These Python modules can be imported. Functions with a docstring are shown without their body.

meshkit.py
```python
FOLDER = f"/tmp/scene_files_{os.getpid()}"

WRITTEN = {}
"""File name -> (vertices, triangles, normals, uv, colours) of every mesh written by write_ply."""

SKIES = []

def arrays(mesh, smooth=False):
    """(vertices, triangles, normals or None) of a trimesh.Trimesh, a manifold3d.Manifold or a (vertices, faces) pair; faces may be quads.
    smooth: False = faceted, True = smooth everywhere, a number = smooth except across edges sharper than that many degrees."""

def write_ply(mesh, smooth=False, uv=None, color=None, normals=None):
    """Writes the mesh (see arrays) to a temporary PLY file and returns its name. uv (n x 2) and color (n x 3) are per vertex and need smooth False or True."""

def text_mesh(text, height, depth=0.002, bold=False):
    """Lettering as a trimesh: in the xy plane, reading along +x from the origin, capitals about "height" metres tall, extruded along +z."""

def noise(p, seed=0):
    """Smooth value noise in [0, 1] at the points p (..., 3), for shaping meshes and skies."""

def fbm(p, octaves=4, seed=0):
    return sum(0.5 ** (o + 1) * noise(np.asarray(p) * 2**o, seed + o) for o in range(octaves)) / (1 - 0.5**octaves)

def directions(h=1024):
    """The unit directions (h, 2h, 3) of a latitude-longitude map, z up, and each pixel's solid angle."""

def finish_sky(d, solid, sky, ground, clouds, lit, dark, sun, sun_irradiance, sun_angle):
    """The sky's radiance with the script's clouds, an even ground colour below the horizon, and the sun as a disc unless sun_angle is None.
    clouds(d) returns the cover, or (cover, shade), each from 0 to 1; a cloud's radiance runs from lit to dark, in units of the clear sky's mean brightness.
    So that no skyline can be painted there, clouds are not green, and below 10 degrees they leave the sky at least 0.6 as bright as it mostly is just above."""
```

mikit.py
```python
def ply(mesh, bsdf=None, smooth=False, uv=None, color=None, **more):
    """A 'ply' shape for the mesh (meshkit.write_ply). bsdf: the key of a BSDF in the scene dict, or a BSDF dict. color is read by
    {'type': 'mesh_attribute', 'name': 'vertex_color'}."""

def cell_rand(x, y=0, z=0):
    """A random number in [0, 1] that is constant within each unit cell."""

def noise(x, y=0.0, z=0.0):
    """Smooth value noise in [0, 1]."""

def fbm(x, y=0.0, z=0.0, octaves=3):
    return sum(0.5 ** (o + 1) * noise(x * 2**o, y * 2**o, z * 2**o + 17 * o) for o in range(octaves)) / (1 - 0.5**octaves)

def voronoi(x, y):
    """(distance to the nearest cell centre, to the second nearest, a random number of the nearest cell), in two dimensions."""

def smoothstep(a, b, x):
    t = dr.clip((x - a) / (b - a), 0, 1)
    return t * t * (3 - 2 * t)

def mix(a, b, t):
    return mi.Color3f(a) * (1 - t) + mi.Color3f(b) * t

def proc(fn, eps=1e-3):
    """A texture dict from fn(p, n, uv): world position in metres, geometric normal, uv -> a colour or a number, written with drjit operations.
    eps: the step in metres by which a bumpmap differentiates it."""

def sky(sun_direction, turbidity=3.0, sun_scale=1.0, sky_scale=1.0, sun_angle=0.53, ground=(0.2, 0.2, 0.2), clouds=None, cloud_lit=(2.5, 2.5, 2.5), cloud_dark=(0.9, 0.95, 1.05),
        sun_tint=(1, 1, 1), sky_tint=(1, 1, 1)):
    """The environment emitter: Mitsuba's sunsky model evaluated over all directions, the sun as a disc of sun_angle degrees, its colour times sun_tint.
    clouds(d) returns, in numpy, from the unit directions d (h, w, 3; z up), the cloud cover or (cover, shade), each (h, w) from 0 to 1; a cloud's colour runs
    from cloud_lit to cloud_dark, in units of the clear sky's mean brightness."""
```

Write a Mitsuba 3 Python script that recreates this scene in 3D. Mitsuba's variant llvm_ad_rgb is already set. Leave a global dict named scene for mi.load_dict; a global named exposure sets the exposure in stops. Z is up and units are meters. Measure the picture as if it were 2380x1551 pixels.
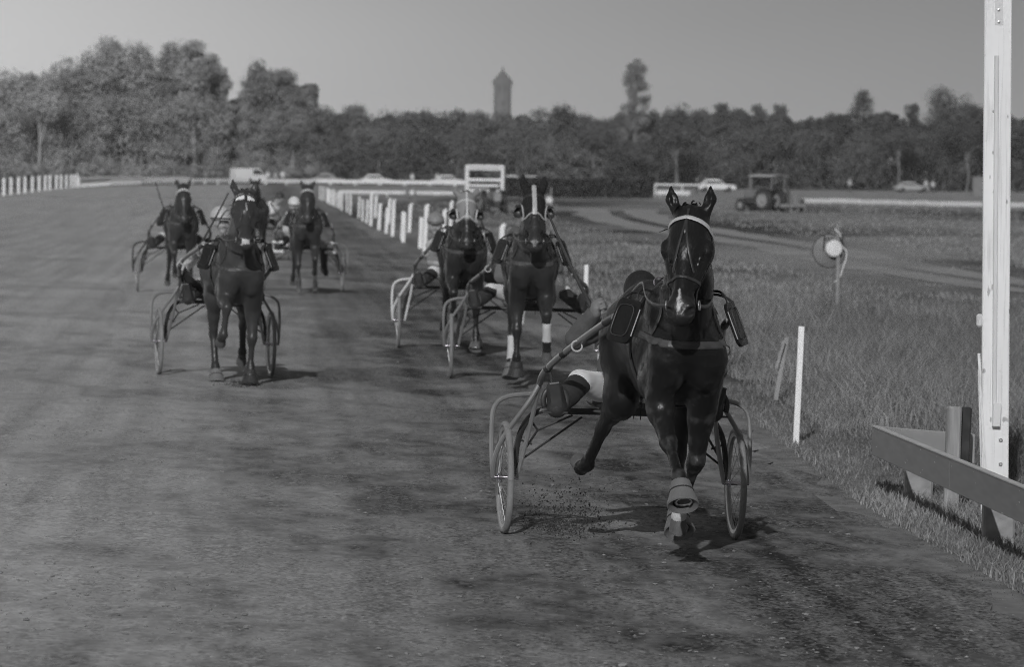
import math, numpy as np, trimesh, mitsuba as mi, drjit as dr
import mikit, meshkit
from mikit import fbm, noise, smoothstep, mix, voronoi, cell_rand

# ------------------------------------------------------------------ camera, sky, exposure
W_PX, H_PX, F_PX = 2380.0, 1551.0, 13200.0          # photograph plane used for laying out (200 mm lens)
CAM = np.array([0.0, 0.0, 2.35])
PITCH, ROLL = math.radians(1.664), math.radians(0.70)
FWD = np.array([0.0, math.cos(PITCH), -math.sin(PITCH)])
R0 = np.array([1.0, 0.0, 0.0]); U0 = np.cross(R0, FWD)
RIGHT = math.cos(ROLL) * R0 + math.sin(ROLL) * U0
UP = math.cos(ROLL) * U0 - math.sin(ROLL) * R0
T = mi.ScalarTransform4f
SUN_EL, SUN_AZ = math.radians(22.5), math.radians(6)
SUN = [-math.sin(SUN_AZ) * math.cos(SUN_EL), -math.cos(SUN_AZ) * math.cos(SUN_EL), math.sin(SUN_EL)]
exposure = 1.33


def haze_cover(d):
    """a milky, even haze over the whole sky, thicker (brighter) towards the west (left of the view) and the horizon"""
    az = np.degrees(np.arctan2(d[..., 0], d[..., 1]))
    west = 0.5 - 0.5 * np.tanh((az + 4.5) / 7.0)
    low = np.exp(-np.clip(d[..., 2], 0, 1) / 0.035)
    up = 0.05 + 0.95 * np.exp(-np.clip(d[..., 2], 0, 1) / 0.13)        # a clear sky darkens towards the zenith
    streak = meshkit.fbm(np.stack([d[..., 0] * 14, d[..., 1] * 14, d[..., 2] * 60], -1), 3, 5)
    bright = np.clip((0.10 + 1.0 * west + 0.08 * low + 0.05 * (streak - 0.5)) * up, 0.02, 1)
    return np.ones(d.shape[:2]), 1 - bright


scene = {
    "camera": {"type": "thinlens", "fov": math.degrees(2 * math.atan(W_PX / 2 / F_PX)), "fov_axis": "x",
               "aperture_radius": 0.0132, "focus_distance": 34.2, "near_clip": 0.5, "far_clip": 9000.0,
               "to_world": T().look_at(origin=CAM.tolist(), target=(CAM + FWD * 10).tolist(), up=UP.tolist())},
    "sky": mikit.sky(SUN, turbidity=4, clouds=haze_cover, cloud_lit=(4.7, 4.7, 4.7), cloud_dark=(0.45, 0.45, 0.45),
                     sun_tint=(0.745, 1.0, 1.68), ground=(0.2, 0.2, 0.2)),
}
labels = {}


def at(u, v, Y):
    """the world point at depth Y that the photograph shows at (u, v)"""
    d = FWD + (u - W_PX / 2) / F_PX * RIGHT - (v - H_PX / 2) / F_PX * UP
    return CAM + d * (Y / d[1])


def on_ground(u, v, z=0.0):
    d = FWD + (u - W_PX / 2) / F_PX * RIGHT - (v - H_PX / 2) / F_PX * UP
    return CAM + d * ((z - CAM[2]) / d[2])


# ------------------------------------------------------------------ the lie of the land
def edge_x(y):
    y = np.asarray(y, float)                              # inner edge of the dirt track, the grass bulging out by the finish post
    return 4.72 - 0.046 * y - 0.55 * np.clip((58 - y) / 18, 0, 1)


def gz(x, y):
    x, y = np.asarray(x, float), np.asarray(y, float)
    fade = np.clip((170 - y) / 90, 0, 1)
    return 0.02 * np.clip(edge_x(y) - x, 0, 12) * fade


# ------------------------------------------------------------------ materials (monochrome photograph: greys)
def grey(v):
    return {"type": "rgb", "value": [float(v)] * 3}


def princ(v, rough=0.6, spec=0.5, metal=0.0, **k):
    bc = v if isinstance(v, dict) else grey(v)
    return {"type": "twosided", "bsdf": {"type": "principled", "base_color": bc, "roughness": float(rough), "specular": float(spec), "metallic": float(metal), **k}}


def mat(name, d):
    scene["m_" + name] = d
    return "m_" + name


VC = {"type": "mesh_attribute", "name": "vertex_color"}


def soft(a, b, sx, oct_=3, off=0.0):
    def fn(p, n, uv):
        return mix((a,) * 3, (b,) * 3, fbm(p.x * sx + off, p.y * sx, p.z * sx, oct_))
    return mikit.proc(fn)


def track_fn(p, n, uv):
    x, y = p.x, p.y
    s = x - (4.72 - 0.046 * y)
    sw = s + 0.25 * fbm(x * 0.3, y * 0.12, 2, 2)
    big = fbm(x * 0.34 + 7, y * 0.10 + 3, 0, 3)
    patch = fbm(x * 1.25, y * 0.42 + 0.35 * x, 3, 4)
    fine = fbm(x * 6.5, y * 2.3, 8, 4)
    grit = 0.5 * noise(x * 42, y * 13, 1) + 0.5 * noise(x * 85, y * 26, 4)
    rut = fbm(sw * 5.0, y * 0.045, 5, 3)
    mid = dr.exp(-dr.square((s + 1.9) / 2.1))
    outer = smoothstep(-3.6, -7.2, s)
    line = dr.maximum(dr.exp(-dr.square((sw + 4.2 + 0.012 * y + 0.5 * noise(y * 0.05, 3)) / 0.05)), dr.maximum(dr.exp(-dr.square((sw + 5.6 + 0.012 * y) / 0.06)), dr.exp(-dr.square((sw + 1.5 - 0.004 * y) / 0.05)))) * smoothstep(0.35, 0.6, noise(y * 0.4, 7))
    scuffed = smoothstep(0.47, 0.575, 0.33 * patch + 0.22 * big + 0.24 * fine + 0.12 * grit + 0.09 * rut + 0.035 * mid - 0.05 * outer)
    v = 0.345 - 0.145 * scuffed + 0.13 * (fine - 0.5) + 0.26 * (grit - 0.5) + 0.21 * (rut - 0.5) - 0.105 * mid + 0.075 * outer + 0.16 * (big - 0.5) - 0.05 * line
    stone = smoothstep(0.94, 0.99, noise(x * 30 + 5, y * 20, 9)) * 0.14
    v = dr.clip(v + stone, 0.05, 0.5)
    return mi.Color3f(v)


def track_bump(p, n, uv):
    return 0.05 * fbm(p.x * 4.5, p.y * 3.4, 0, 3) + 0.03 * fbm(p.x * 18, p.y * 12, 2, 3)


def turf_fn(p, n, uv):
    s = p.x - (4.72 - 0.046 * p.y)
    a = fbm(p.x * 0.9, p.y * 0.35, 1, 3)
    b = fbm(p.x * 0.12, p.y * 0.03, 4, 3)
    c = fbm(p.x * 9, p.y * 5, 2, 2)
    v = 0.10 + 0.09 * a + 0.20 * smoothstep(0.35, 0.75, b) - 0.06 * smoothstep(0.5, 0.25, b) + 0.08 * (c - 0.5)
    gravel = smoothstep(1.0, 0.0, s + 0.5 * (a - 0.5)) * smoothstep(130.0, 90.0, p.y)
    return mi.Color3f(dr.clip(v * (1 - gravel) + gravel * (0.17 + 0.16 * c + 0.2 * smoothstep(0.9, 0.97, noise(p.x * 26, p.y * 17, 3))), 0.03, 0.4))


M_TRACK = mat("track", {"type": "twosided", "bsdf": {"type": "bumpmap", "arbitrary": mikit.proc(track_bump, 0.01), "scale": 1.0,
              "nested": {"type": "diffuse", "reflectance": mikit.proc(track_fn)}}})
M_TURF = mat("turf", {"type": "twosided", "bsdf": {"type": "diffuse", "reflectance": mikit.proc(turf_fn)}})
M_PATH = mat("path", {"type": "twosided", "bsdf": {"type": "diffuse", "reflectance": soft(0.26, 0.48, 0.5, 4)}})
M_BLADE = mat("grass_blade", {"type": "twosided", "bsdf": {"type": "diffuse", "reflectance": VC}})
M_LEAF = mat("leaf", {"type": "twosided", "bsdf": {"type": "diffuse", "reflectance": VC}})
M_BARK = mat("bark", princ(soft(0.10, 0.24, 1.2), 0.9, 0.2))
M_COAT = mat("coat", {"type": "twosided", "bsdf": {"type": "bumpmap", "arbitrary": mikit.proc(lambda p, n, uv: 0.006 * fbm(p.x * 22, p.y * 22, p.z * 15, 3) + 0.0009 * noise(p.x * 160, p.y * 160, p.z * 60), 0.003), "scale": 1.0,
             "nested": {"type": "principled", "base_color": VC, "roughness": 0.36, "specular": 0.32}}})
M_DARKCLOD = mat("damp_dirt", {"type": "twosided", "bsdf": {"type": "diffuse", "reflectance": grey(0.05)}})
M_HAIR = mat("hair", princ(VC, 0.5, 0.4))
M_CLOTH = mat("cloth", princ(VC, 0.85, 0.2))
M_SKIN = mat("skin", princ(VC, 0.55, 0.4))
M_LEATHER = mat("black_leather", princ(soft(0.018, 0.05, 9), 0.4, 0.5))
M_STRAP = mat("worn_leather", princ(soft(0.03, 0.085, 11), 0.45, 0.4))
M_GLOSS = mat("black_gloss", princ(0.010, 0.30, 0.22))
M_PIPING = mat("grey_piping", princ(0.42, 0.35, 0.5))
def paint_fn(p, n, uv):
    grain = fbm(p.x * 90, p.y * 90, p.z * 2.2, 3)
    chip = smoothstep(0.80, 0.90, fbm(p.x * 34, p.y * 34, p.z * 12, 2))
    return mi.Color3f(0.80 - 0.16 * smoothstep(0.5, 0.8, grain) - 0.10 * fbm(p.x * 5, p.y * 5, p.z * 1.1, 3) - 0.35 * chip)


M_WHITE = mat("white_paint", princ(mikit.proc(paint_fn), 0.55, 0.35))
M_DULLWHITE = mat("dull_white_paint", princ(soft(0.52, 0.70, 3.0), 0.6, 0.3))
M_WEB = mat("white_webbing", princ(soft(0.40, 0.60, 14), 0.8, 0.2))
M_HOOFHORN = mat("hoof_horn", princ(soft(0.05, 0.15, 14), 0.5, 0.4))
M_TUBE = mat("grey_metal_tube", princ(soft(0.22, 0.40, 5), 0.33, 0.5, 0.55))
M_TUBEDARK = mat("dark_metal_tube", princ(soft(0.02, 0.06, 6), 0.38, 0.5, 0.2))
M_TUBEWHITE = mat("white_metal_tube", princ(soft(0.5, 0.68, 6), 0.35, 0.5))
M_CHROME = mat("chrome", {"type": "roughconductor", "material": "Cr", "alpha": 0.14, "specular_reflectance": {"type": "rgb", "value": [1.0, 1.0, 1.0]}})
M_TYRE = mat("tyre_rubber", princ(soft(0.16, 0.27, 7), 0.75, 0.3))
M_RIM = mat("wheel_rim", princ(soft(0.32, 0.46, 5), 0.4, 0.5, 0.5))
M_HOOF = mat("boot_rubber", princ(soft(0.12, 0.2, 9), 0.55, 0.4))
M_DARKRUB = mat("dark_rubber", princ(soft(0.02, 0.05, 9), 0.6, 0.4))
M_EYE = mat("eye", princ(0.01, 0.08, 0.7))
M_TIMBER = mat("weathered_timber", princ(mikit.proc(lambda p, n, uv: mix((0.12,) * 3, (0.42,) * 3, fbm(p.x * 40, p.y * 40, p.z * 3.0, 3))), 0.85, 0.2))
M_DARKTIMBER = mat("dark_timber", princ(soft(0.02, 0.07, 12), 0.8, 0.2))
M_BOARD = mat("grey_board", princ(mikit.proc(lambda p, n, uv: mi.Color3f(0.17 + 0.05 * fbm(p.x * 3, p.y * 3, p.z * 22, 3) + 0.25 * smoothstep(0.90, 0.97, noise(p.x * 30, p.y * 9, p.z * 45)))), 0.6, 0.35))
M_BOARDIN = mat("pale_board", princ(soft(0.30, 0.42, 6), 0.7, 0.3))
M_CONCRETE = mat("pale_timber_post", princ(soft(0.16, 0.40, 16, 4), 0.9, 0.2))
M_STEEL = mat("galvanised_steel", princ(0.45, 0.4, 0.5, 0.7))
M_HORN = mat("horn_grey", princ(soft(0.17, 0.26, 8), 0.5, 0.4))
M_HORNDARK = mat("horn_dark", princ(0.05, 0.6, 0.4))
M_STONE = mat("tower_stone", princ(soft(0.13, 0.19, 0.7), 0.9, 0.2))
M_SLATE = mat("tower_roof", princ(soft(0.12, 0.16, 0.9), 0.8, 0.2))
M_VOID = mat("dark_opening", princ(0.03, 0.8, 0.2))
M_CARLIGHT = mat("pale_car_paint", princ(0.66, 0.25, 0.6, clearcoat=0.6))
M_CARMID = mat("grey_car_paint", princ(0.34, 0.25, 0.6, clearcoat=0.6))
M_GLASS = mat("car_glass", princ(0.03, 0.1, 0.8))
M_TRACTOR = mat("tractor_paint", princ(soft(0.12, 0.2, 3), 0.5, 0.4))
M_FADEDMETAL = mat("faded_metal", princ(soft(0.2, 0.3, 3), 0.6, 0.4))
M_CLOD = mat("dirt_clod", {"type": "twosided", "bsdf": {"type": "diffuse", "reflectance": soft(0.14, 0.32, 6)}})


# ------------------------------------------------------------------ mesh helpers
class MB:
    """collects triangles of several pieces into one mesh"""
    def __init__(s):
        s.v, s.f, s.n = [], [], 0

    def put(s, v, f):
        v = np.asarray(v, float); f = np.asarray(f, int)
        if f.shape[1] == 4:
            f = np.vstack([f[:, [0, 1, 2]], f[:, [0, 2, 3]]])
        s.v.append(v); s.f.append(f + s.n); s.n += len(v)
        return s

    def mesh(s, fn=None):
        v = np.vstack(s.v)
        return trimesh.Trimesh(fn(v) if fn else v, np.vstack(s.f), process=False)


def fresh(key):
    k, i = key, 0
    while k in scene or any(x.startswith(k + "__") for x in scene) or k in labels:
        i += 1; k = f"{key}_{i:03d}"
    return k


def put(key, mesh, m, smooth=False, color=None, label=None, category=None, group=None, kind=None):
    if color is not None:
        n = len(mesh[0]) if isinstance(mesh, tuple) else len(mesh.vertices)
        color = np.asarray(color, float)
        if color.ndim == 0: color = np.full(n, float(color))
        if color.ndim == 1: color = np.repeat(color[:, None], 3, 1)
    scene[key] = mikit.ply(mesh, m, smooth=smooth, color=color)
    tag(key, label, category, group, kind)
    return key


def tag(key, label=None, category=None, group=None, kind=None):
    d = {k: v for k, v in dict(label=label, category=category, group=group, kind=kind).items() if v}
    if d: labels[key] = {**labels.get(key, {}), **d}


def part(root, name, mesh, m, smooth=False, color=None, label=None, kind=None):
    k = fresh_part(root + "__" + name)
    return put(k, mesh, m, smooth, color, label, kind=kind)


def fresh_part(key):
    k, i = key, 0
    while k in scene:
        i += 1; k = f"{key}_{i:03d}"
    return k


def box(c, size, yaw=0.0, bev=0.0, R=None):
    """(v, f) of a box, edges bevelled by bev"""
    hx, hy, hz = np.asarray(size, float) / 2
    if bev <= 0:
        v = np.array([[x, y, z] for x in (-hx, hx) for y in (-hy, hy) for z in (-hz, hz)])
    else:
        b = min(bev, 0.49 * min(size))
        v = np.array([[sx * (hx - (a != 0) * b), sy * (hy - (a != 1) * b), sz * (hz - (a != 2) * b)]
                      for a in range(3) for sx in (-1, 1) for sy in (-1, 1) for sz in (-1, 1)])
    h = trimesh.convex.convex_hull(v)
    h.fix_normals()
    v, f = np.array(h.vertices), np.array(h.faces)
    if yaw:
        cs, sn = math.cos(yaw), math.sin(yaw)
        v = v @ np.array([[cs, sn, 0], [-sn, cs, 0], [0, 0, 1]])
    if R is not None: v = v @ np.asarray(R).T
    return v + np.asarray(c, float), f


def beam(a, b, w, h, up=(0, 0, 1), bev=0.0):
    """a box from a to b, w wide across, h along up"""
    a, b = np.asarray(a, float), np.asarray(b, float)
    x = b - a; L = np.linalg.norm(x); x /= L
    y = np.cross(up, x); y /= np.linalg.norm(y)
    return box((a + b) / 2, (L, w, h), bev=bev, R=np.stack([x, y, np.cross(x, y)], 1))


def spline(pts, n):
    from scipy.interpolate import CubicSpline
    pts = np.asarray(pts, float)
    t = np.r_[0, np.cumsum(np.linalg.norm(np.diff(pts, axis=0), axis=1))]
    return CubicSpline(t, pts)(np.linspace(0, t[-1], n))


def tube(pts, r, sides=8, flat=1.0, nrm=None, cap=True):
    """(v, f) of a tube along pts; r a number or one per point; flat squashes it along the normals nrm (a strap)"""
    pts = np.asarray(pts, float); n = len(pts)
    r = np.broadcast_to(np.asarray(r, float), (n,))
    t = np.gradient(pts, axis=0); t /= np.linalg.norm(t, axis=1, keepdims=True) + 1e-12
    if nrm is None:
        ref = np.array([0, 0, 1.0]) if abs(t[0, 2]) < 0.9 else np.array([1.0, 0, 0])
        a = np.zeros_like(pts); p = np.cross(t[0], ref); p /= np.linalg.norm(p)
        for i in range(n):
            p = p - t[i] * (p @ t[i]); p /= np.linalg.norm(p) + 1e-12; a[i] = p
    else:
        a = np.asarray(nrm, float); a = a - t * (a * t).sum(1, keepdims=True)
        a /= np.linalg.norm(a, axis=1, keepdims=True) + 1e-12
    b = np.cross(t, a)
    th = np.arange(sides) * 2 * np.pi / sides + (np.pi / 4 if sides == 4 else 0)
    v = (pts[:, None] + r[:, None, None] * (np.cos(th)[None, :, None] * a[:, None] * flat + np.sin(th)[None, :, None] * b[:, None])).reshape(-1, 3)
    i, j = np.meshgrid(np.arange(n - 1), np.arange(sides), indexing="ij"); k = (j + 1) % sides
    f = np.stack([i * sides + j, i * sides + k, (i + 1) * sides + k, (i + 1) * sides + j], -1).reshape(-1, 4)
    f = np.vstack([f[:, [0, 1, 2]], f[:, [0, 2, 3]]])
    if cap:
        v = np.vstack([v, pts[:1], pts[-1:]]); m = n * sides; q = np.arange(sides)
        f = np.vstack([f, np.stack([np.full(sides, m), (q + 1) % sides, q], 1), np.stack([np.full(sides, m + 1), (n - 1) * sides + q, (n - 1) * sides + (q + 1) % sides], 1)])
    return v, f


def lathe(prof, o=(0, 0, 0), axis=(0, 0, 1), sides=24):
    """(v, f): the profile [(radius, height)] turned about axis through o"""
    ax = np.asarray(axis, float) / np.linalg.norm(axis)
    p = np.cross(ax, [0, 0, 1] if abs(ax[2]) < 0.9 else [1, 0, 0]); p /= np.linalg.norm(p); q = np.cross(ax, p)
    th = np.arange(sides) * 2 * np.pi / sides
    prof = np.asarray(prof, float); n = len(prof)
    ring = np.cos(th)[:, None] * p + np.sin(th)[:, None] * q
    v = (np.asarray(o, float) + prof[:, 1, None, None] * ax + prof[:, 0, None, None] * ring[None]).reshape(-1, 3)
    i, j = np.meshgrid(np.arange(n - 1), np.arange(sides), indexing="ij"); k = (j + 1) % sides
    f = np.stack([i * sides + j, i * sides + k, (i + 1) * sides + k, (i + 1) * sides + j], -1).reshape(-1, 4)
    return v, np.vstack([f[:, [0, 1, 2]], f[:, [0, 2, 3]]])


def torus(c, axis, R, r, n=24, m=8):
    ax = np.asarray(axis, float) / np.linalg.norm(axis)
    p = np.cross(ax, [0, 0, 1] if abs(ax[2]) < 0.9 else [1, 0, 0]); p /= np.linalg.norm(p); q = np.cross(ax, p)
    th = np.linspace(0, 2 * np.pi, n + 1)
    pts = np.asarray(c) + R * (np.cos(th)[:, None] * p + np.sin(th)[:, None] * q)
    return tube(pts, r, m, nrm=np.repeat(ax[None], n + 1, 0), cap=False)


def ball(c, r, sub=2, squash=(1, 1, 1)):
    s = trimesh.creation.icosphere(subdivisions=sub, radius=1.0)
    return np.array(s.vertices) * r * np.asarray(squash) + np.asarray(c, float), np.array(s.faces)


# ------------------------------------------------------------------ bodies: smooth unions of tapered limbs, meshed with surface nets
class Body:
    def __init__(s, lo, hi, h):
        s.lo, s.h = np.asarray(lo, float), h
        s.n = np.ceil((np.asarray(hi) - s.lo) / h).astype(int) + 1
        s.d = np.full(s.n, 0.25, np.float32)
        s.ax = [s.lo[k] + h * np.arange(s.n[k]) for k in range(3)]

    def limb(s, a, b, ra, rb, sy=1.0, k=0.03, cut=False, sz=1.0):
        a, b = np.asarray(a, float), np.asarray(b, float)
        R = max(ra, rb) * max(1, sy, sz) + 2 * k + 2 * s.h
        i0 = np.maximum(np.floor((np.minimum(a, b) - R - s.lo) / s.h).astype(int), 0)
        i1 = np.minimum(np.ceil((np.maximum(a, b) + R - s.lo) / s.h).astype(int) + 1, s.n)
        if (i1 <= i0).any(): return s
        sl = tuple(slice(i, j) for i, j in zip(i0, i1))
        sc = np.array([1, 1 / sy, 1 / sz]); A, B = a * sc, b * sc; ba = B - A; L = ba @ ba + 1e-12
        X, Y, Z = (s.ax[q][sl[q]] * sc[q] - A[q] for q in range(3))
        X, Y, Z = X[:, None, None], Y[None, :, None], Z[None, None, :]
        t = np.clip((X * ba[0] + Y * ba[1] + Z * ba[2]) / L, 0, 1)
        d = np.sqrt((X - t * ba[0]) ** 2 + (Y - t * ba[1]) ** 2 + (Z - t * ba[2]) ** 2) - (ra + (rb - ra) * t)
        d = (d * min(1, sy, sz)).astype(np.float32)
        o = s.d[sl]
        if cut:
            e = -d; h = np.clip(0.5 - 0.5 * (o - e) / k, 0, 1); s.d[sl] = o * (1 - h) + e * h + k * h * (1 - h)
        else:
            h = np.clip(0.5 + 0.5 * (o - d) / k, 0, 1); s.d[sl] = o * (1 - h) + d * h - k * h * (1 - h)
        return s

    def rough(s, amp, freq, seed=0):
        near = np.abs(s.d) < 3 * amp + 2 * s.h
        p = np.stack(np.nonzero(near), 1) * s.h + s.lo
        s.d[near] += (amp * (meshkit.fbm(p * freq, 2, seed) - 0.5) * 2).astype(np.float32)
        return s

    def dist(s, p):
        from scipy.ndimage import map_coordinates
        return map_coordinates(s.d, ((np.asarray(p) - s.lo) / s.h).T, order=1, mode="nearest")

    def hit(s, o, dirs, far=0.6, off=0.0):
        """the points where rays from o (inside) leave the body, moved outwards by off"""
        o = np.asarray(o, float); dirs = np.asarray(dirs, float)
        dirs = dirs / np.linalg.norm(dirs, axis=1, keepdims=True)
        o = np.broadcast_to(o, dirs.shape)
        t = np.linspace(0, far, 150)
        D = np.stack([s.dist(o + dirs * q) for q in t], 1)
        out = D > 0; i = np.where(out.any(1), out.argmax(1), len(t) - 1)
        return o + dirs * (t[i] + off)[:, None]

    def normal(s, p):
        e = s.h
        g = np.stack([s.dist(p + e * np.eye(3)[k]) - s.dist(p - e * np.eye(3)[k]) for k in range(3)], 1)
        return g / (np.linalg.norm(g, axis=1, keepdims=True) + 1e-9)

    def snap(s, p, off=0.0, it=4):
        p = np.array(p, float)
        for _ in range(it): p = p - s.normal(p) * (s.dist(p) - off)[:, None]
        return p

    def mesh(s):
        d = s.d; neg = d < 0
        c = [slice(0, -1), slice(1, None)]
        cnt = sum(neg[c[i], c[j], c[k]].astype(np.int8) for i in (0, 1) for j in (0, 1) for k in (0, 1))
        act = (cnt > 0) & (cnt < 8)
        I = np.stack(np.nonzero(act), 1); idx = np.full(act.shape, -1, np.int32); idx[act] = np.arange(len(I))
        acc = np.zeros((len(I), 3)); w = np.zeros(len(I))
        corners = [(i, j, k) for i in (0, 1) for j in (0, 1) for k in (0, 1)]
        for a in corners:
            for ax in range(3):
                if a[ax]: continue
                b = list(a); b[ax] = 1
                da = d[I[:, 0] + a[0], I[:, 1] + a[1], I[:, 2] + a[2]]; db = d[I[:, 0] + b[0], I[:, 1] + b[1], I[:, 2] + b[2]]
                m = (da < 0) != (db < 0)
                t = da[m] / (da[m] - db[m])
                pt = np.tile(np.array(a, float), (m.sum(), 1)); pt[:, ax] += t
                acc[m] += pt; w[m] += 1
        v = s.lo + s.h * (I + acc / w[:, None])
        F = []
        for ax in range(3):
            sl0 = [slice(1, -1)] * 3; sl1 = [slice(1, -1)] * 3
            sl0[ax] = slice(0, -1); sl1[ax] = slice(1, None)
            n0, n1 = neg[tuple(sl0)], neg[tuple(sl1)]
            E = np.stack(np.nonzero(n0 != n1), 1)
            inside = n0[n0 != n1]
            off = np.ones(3, int); off[ax] = 0
            E = E + off
            u, w_ = (ax + 1) % 3, (ax + 2) % 3
            du = np.eye(3, dtype=int)[u]; dw = np.eye(3, dtype=int)[w_]
            g = lambda q: idx[q[:, 0], q[:, 1], q[:, 2]]
            q = np.stack([g(E - du - dw), g(E - dw), g(E), g(E - du)], 1)
            q[~inside] = q[~inside][:, ::-1]
            F.append(q)
        F = np.vstack(F); F = F[(F >= 0).all(1)]
        return v, np.vstack([F[:, [0, 1, 2]], F[:, [0, 2, 3]]])


# ------------------------------------------------------------------ ground, track, path
def grid(X, Y, Z):
    n, m = X.shape
    i, j = np.meshgrid(np.arange(n - 1), np.arange(m - 1), indexing="ij"); a = i * m + j
    f = np.stack([a, a + 1, a + m + 1, a + m], -1).reshape(-1, 4)
    return np.stack([X, Y, Z], -1).reshape(-1, 3), f


def graded(a, b, d0, ratio):
    out, d = [a], d0
    while out[-1] < b: out.append(out[-1] + d); d *= ratio
    return np.array(out)


def make_ground():
    s = np.r_[-graded(0.5, 2600, 3, 1.5)[::-1], -0.25, -0.1, 0, 0.25, 0.5, 1, 2, 4, 8, 14, 22, 32, 48, 75, 120, 200, 350, 600, 1000, 1700, 2600]
    y = np.r_[-80, -20, 0, graded(20, 420, 2.0, 1.05), 450, 500, 600, 800, 1100, 1600, 2400, 3500, 4200]
    S, Yg = np.meshgrid(s, y, indexing="ij")
    X = edge_x(Yg) + S
    Z = gz(X, Yg) - 0.04 * (S < -0.12) * (Yg < 430)
    v, f = grid(X, Yg, Z)
    put("grass_ground", (v, f[:, ::-1]), M_TURF, smooth=False, label="flat mown grass field inside the trotting track", kind="structure")


def make_track():
    rows, y = [], graded(-60, 396, 0.0, 1.0) if False else None
    ys = np.r_[-80, -30, 0, graded(15, 395, 0.35, 1.02), 395]
    rng = np.random.default_rng(5)
    wob = np.interp(ys, np.arange(-90, 420, 0.6), 0.10 * rng.standard_normal(850))
    s = np.r_[-23, -16, -12, -8, -5, -3, -2, -1, -0.4, 0.0]
    S, Yg = np.meshgrid(s, ys, indexing="ij")
    X = edge_x(Yg) + S + (S == 0) * wob[None]
    mb = MB()
    v, f = grid(X, Yg, gz(X, Yg) + 0.004 * (Yg > 380)); mb.put(v, f[:, ::-1])
    inner = spline([(-13.45, 395), (-13.2, 430), (-9.0, 455), (0, 462), (12, 440), (20.5, 398), (33.5, 372), (60, 330)], 60)
    outer = spline([(-36.45, 395), (-41.6, 544), (-39, 630), (-30, 700), (-8, 745), (30, 752), (80, 720), (150, 640)], 60)
    t = np.linspace(0, 1, 8)[None, :, None]
    P = inner[:, None] * (1 - t) + outer[:, None] * t
    v, f = grid(P[..., 0], P[..., 1], np.full(P.shape[:2], 0.02)); mb.put(v, f)
    put("race_track", mb.mesh(), M_TRACK, label="raked dirt trotting track with scuffed darker patches", kind="structure")


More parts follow.
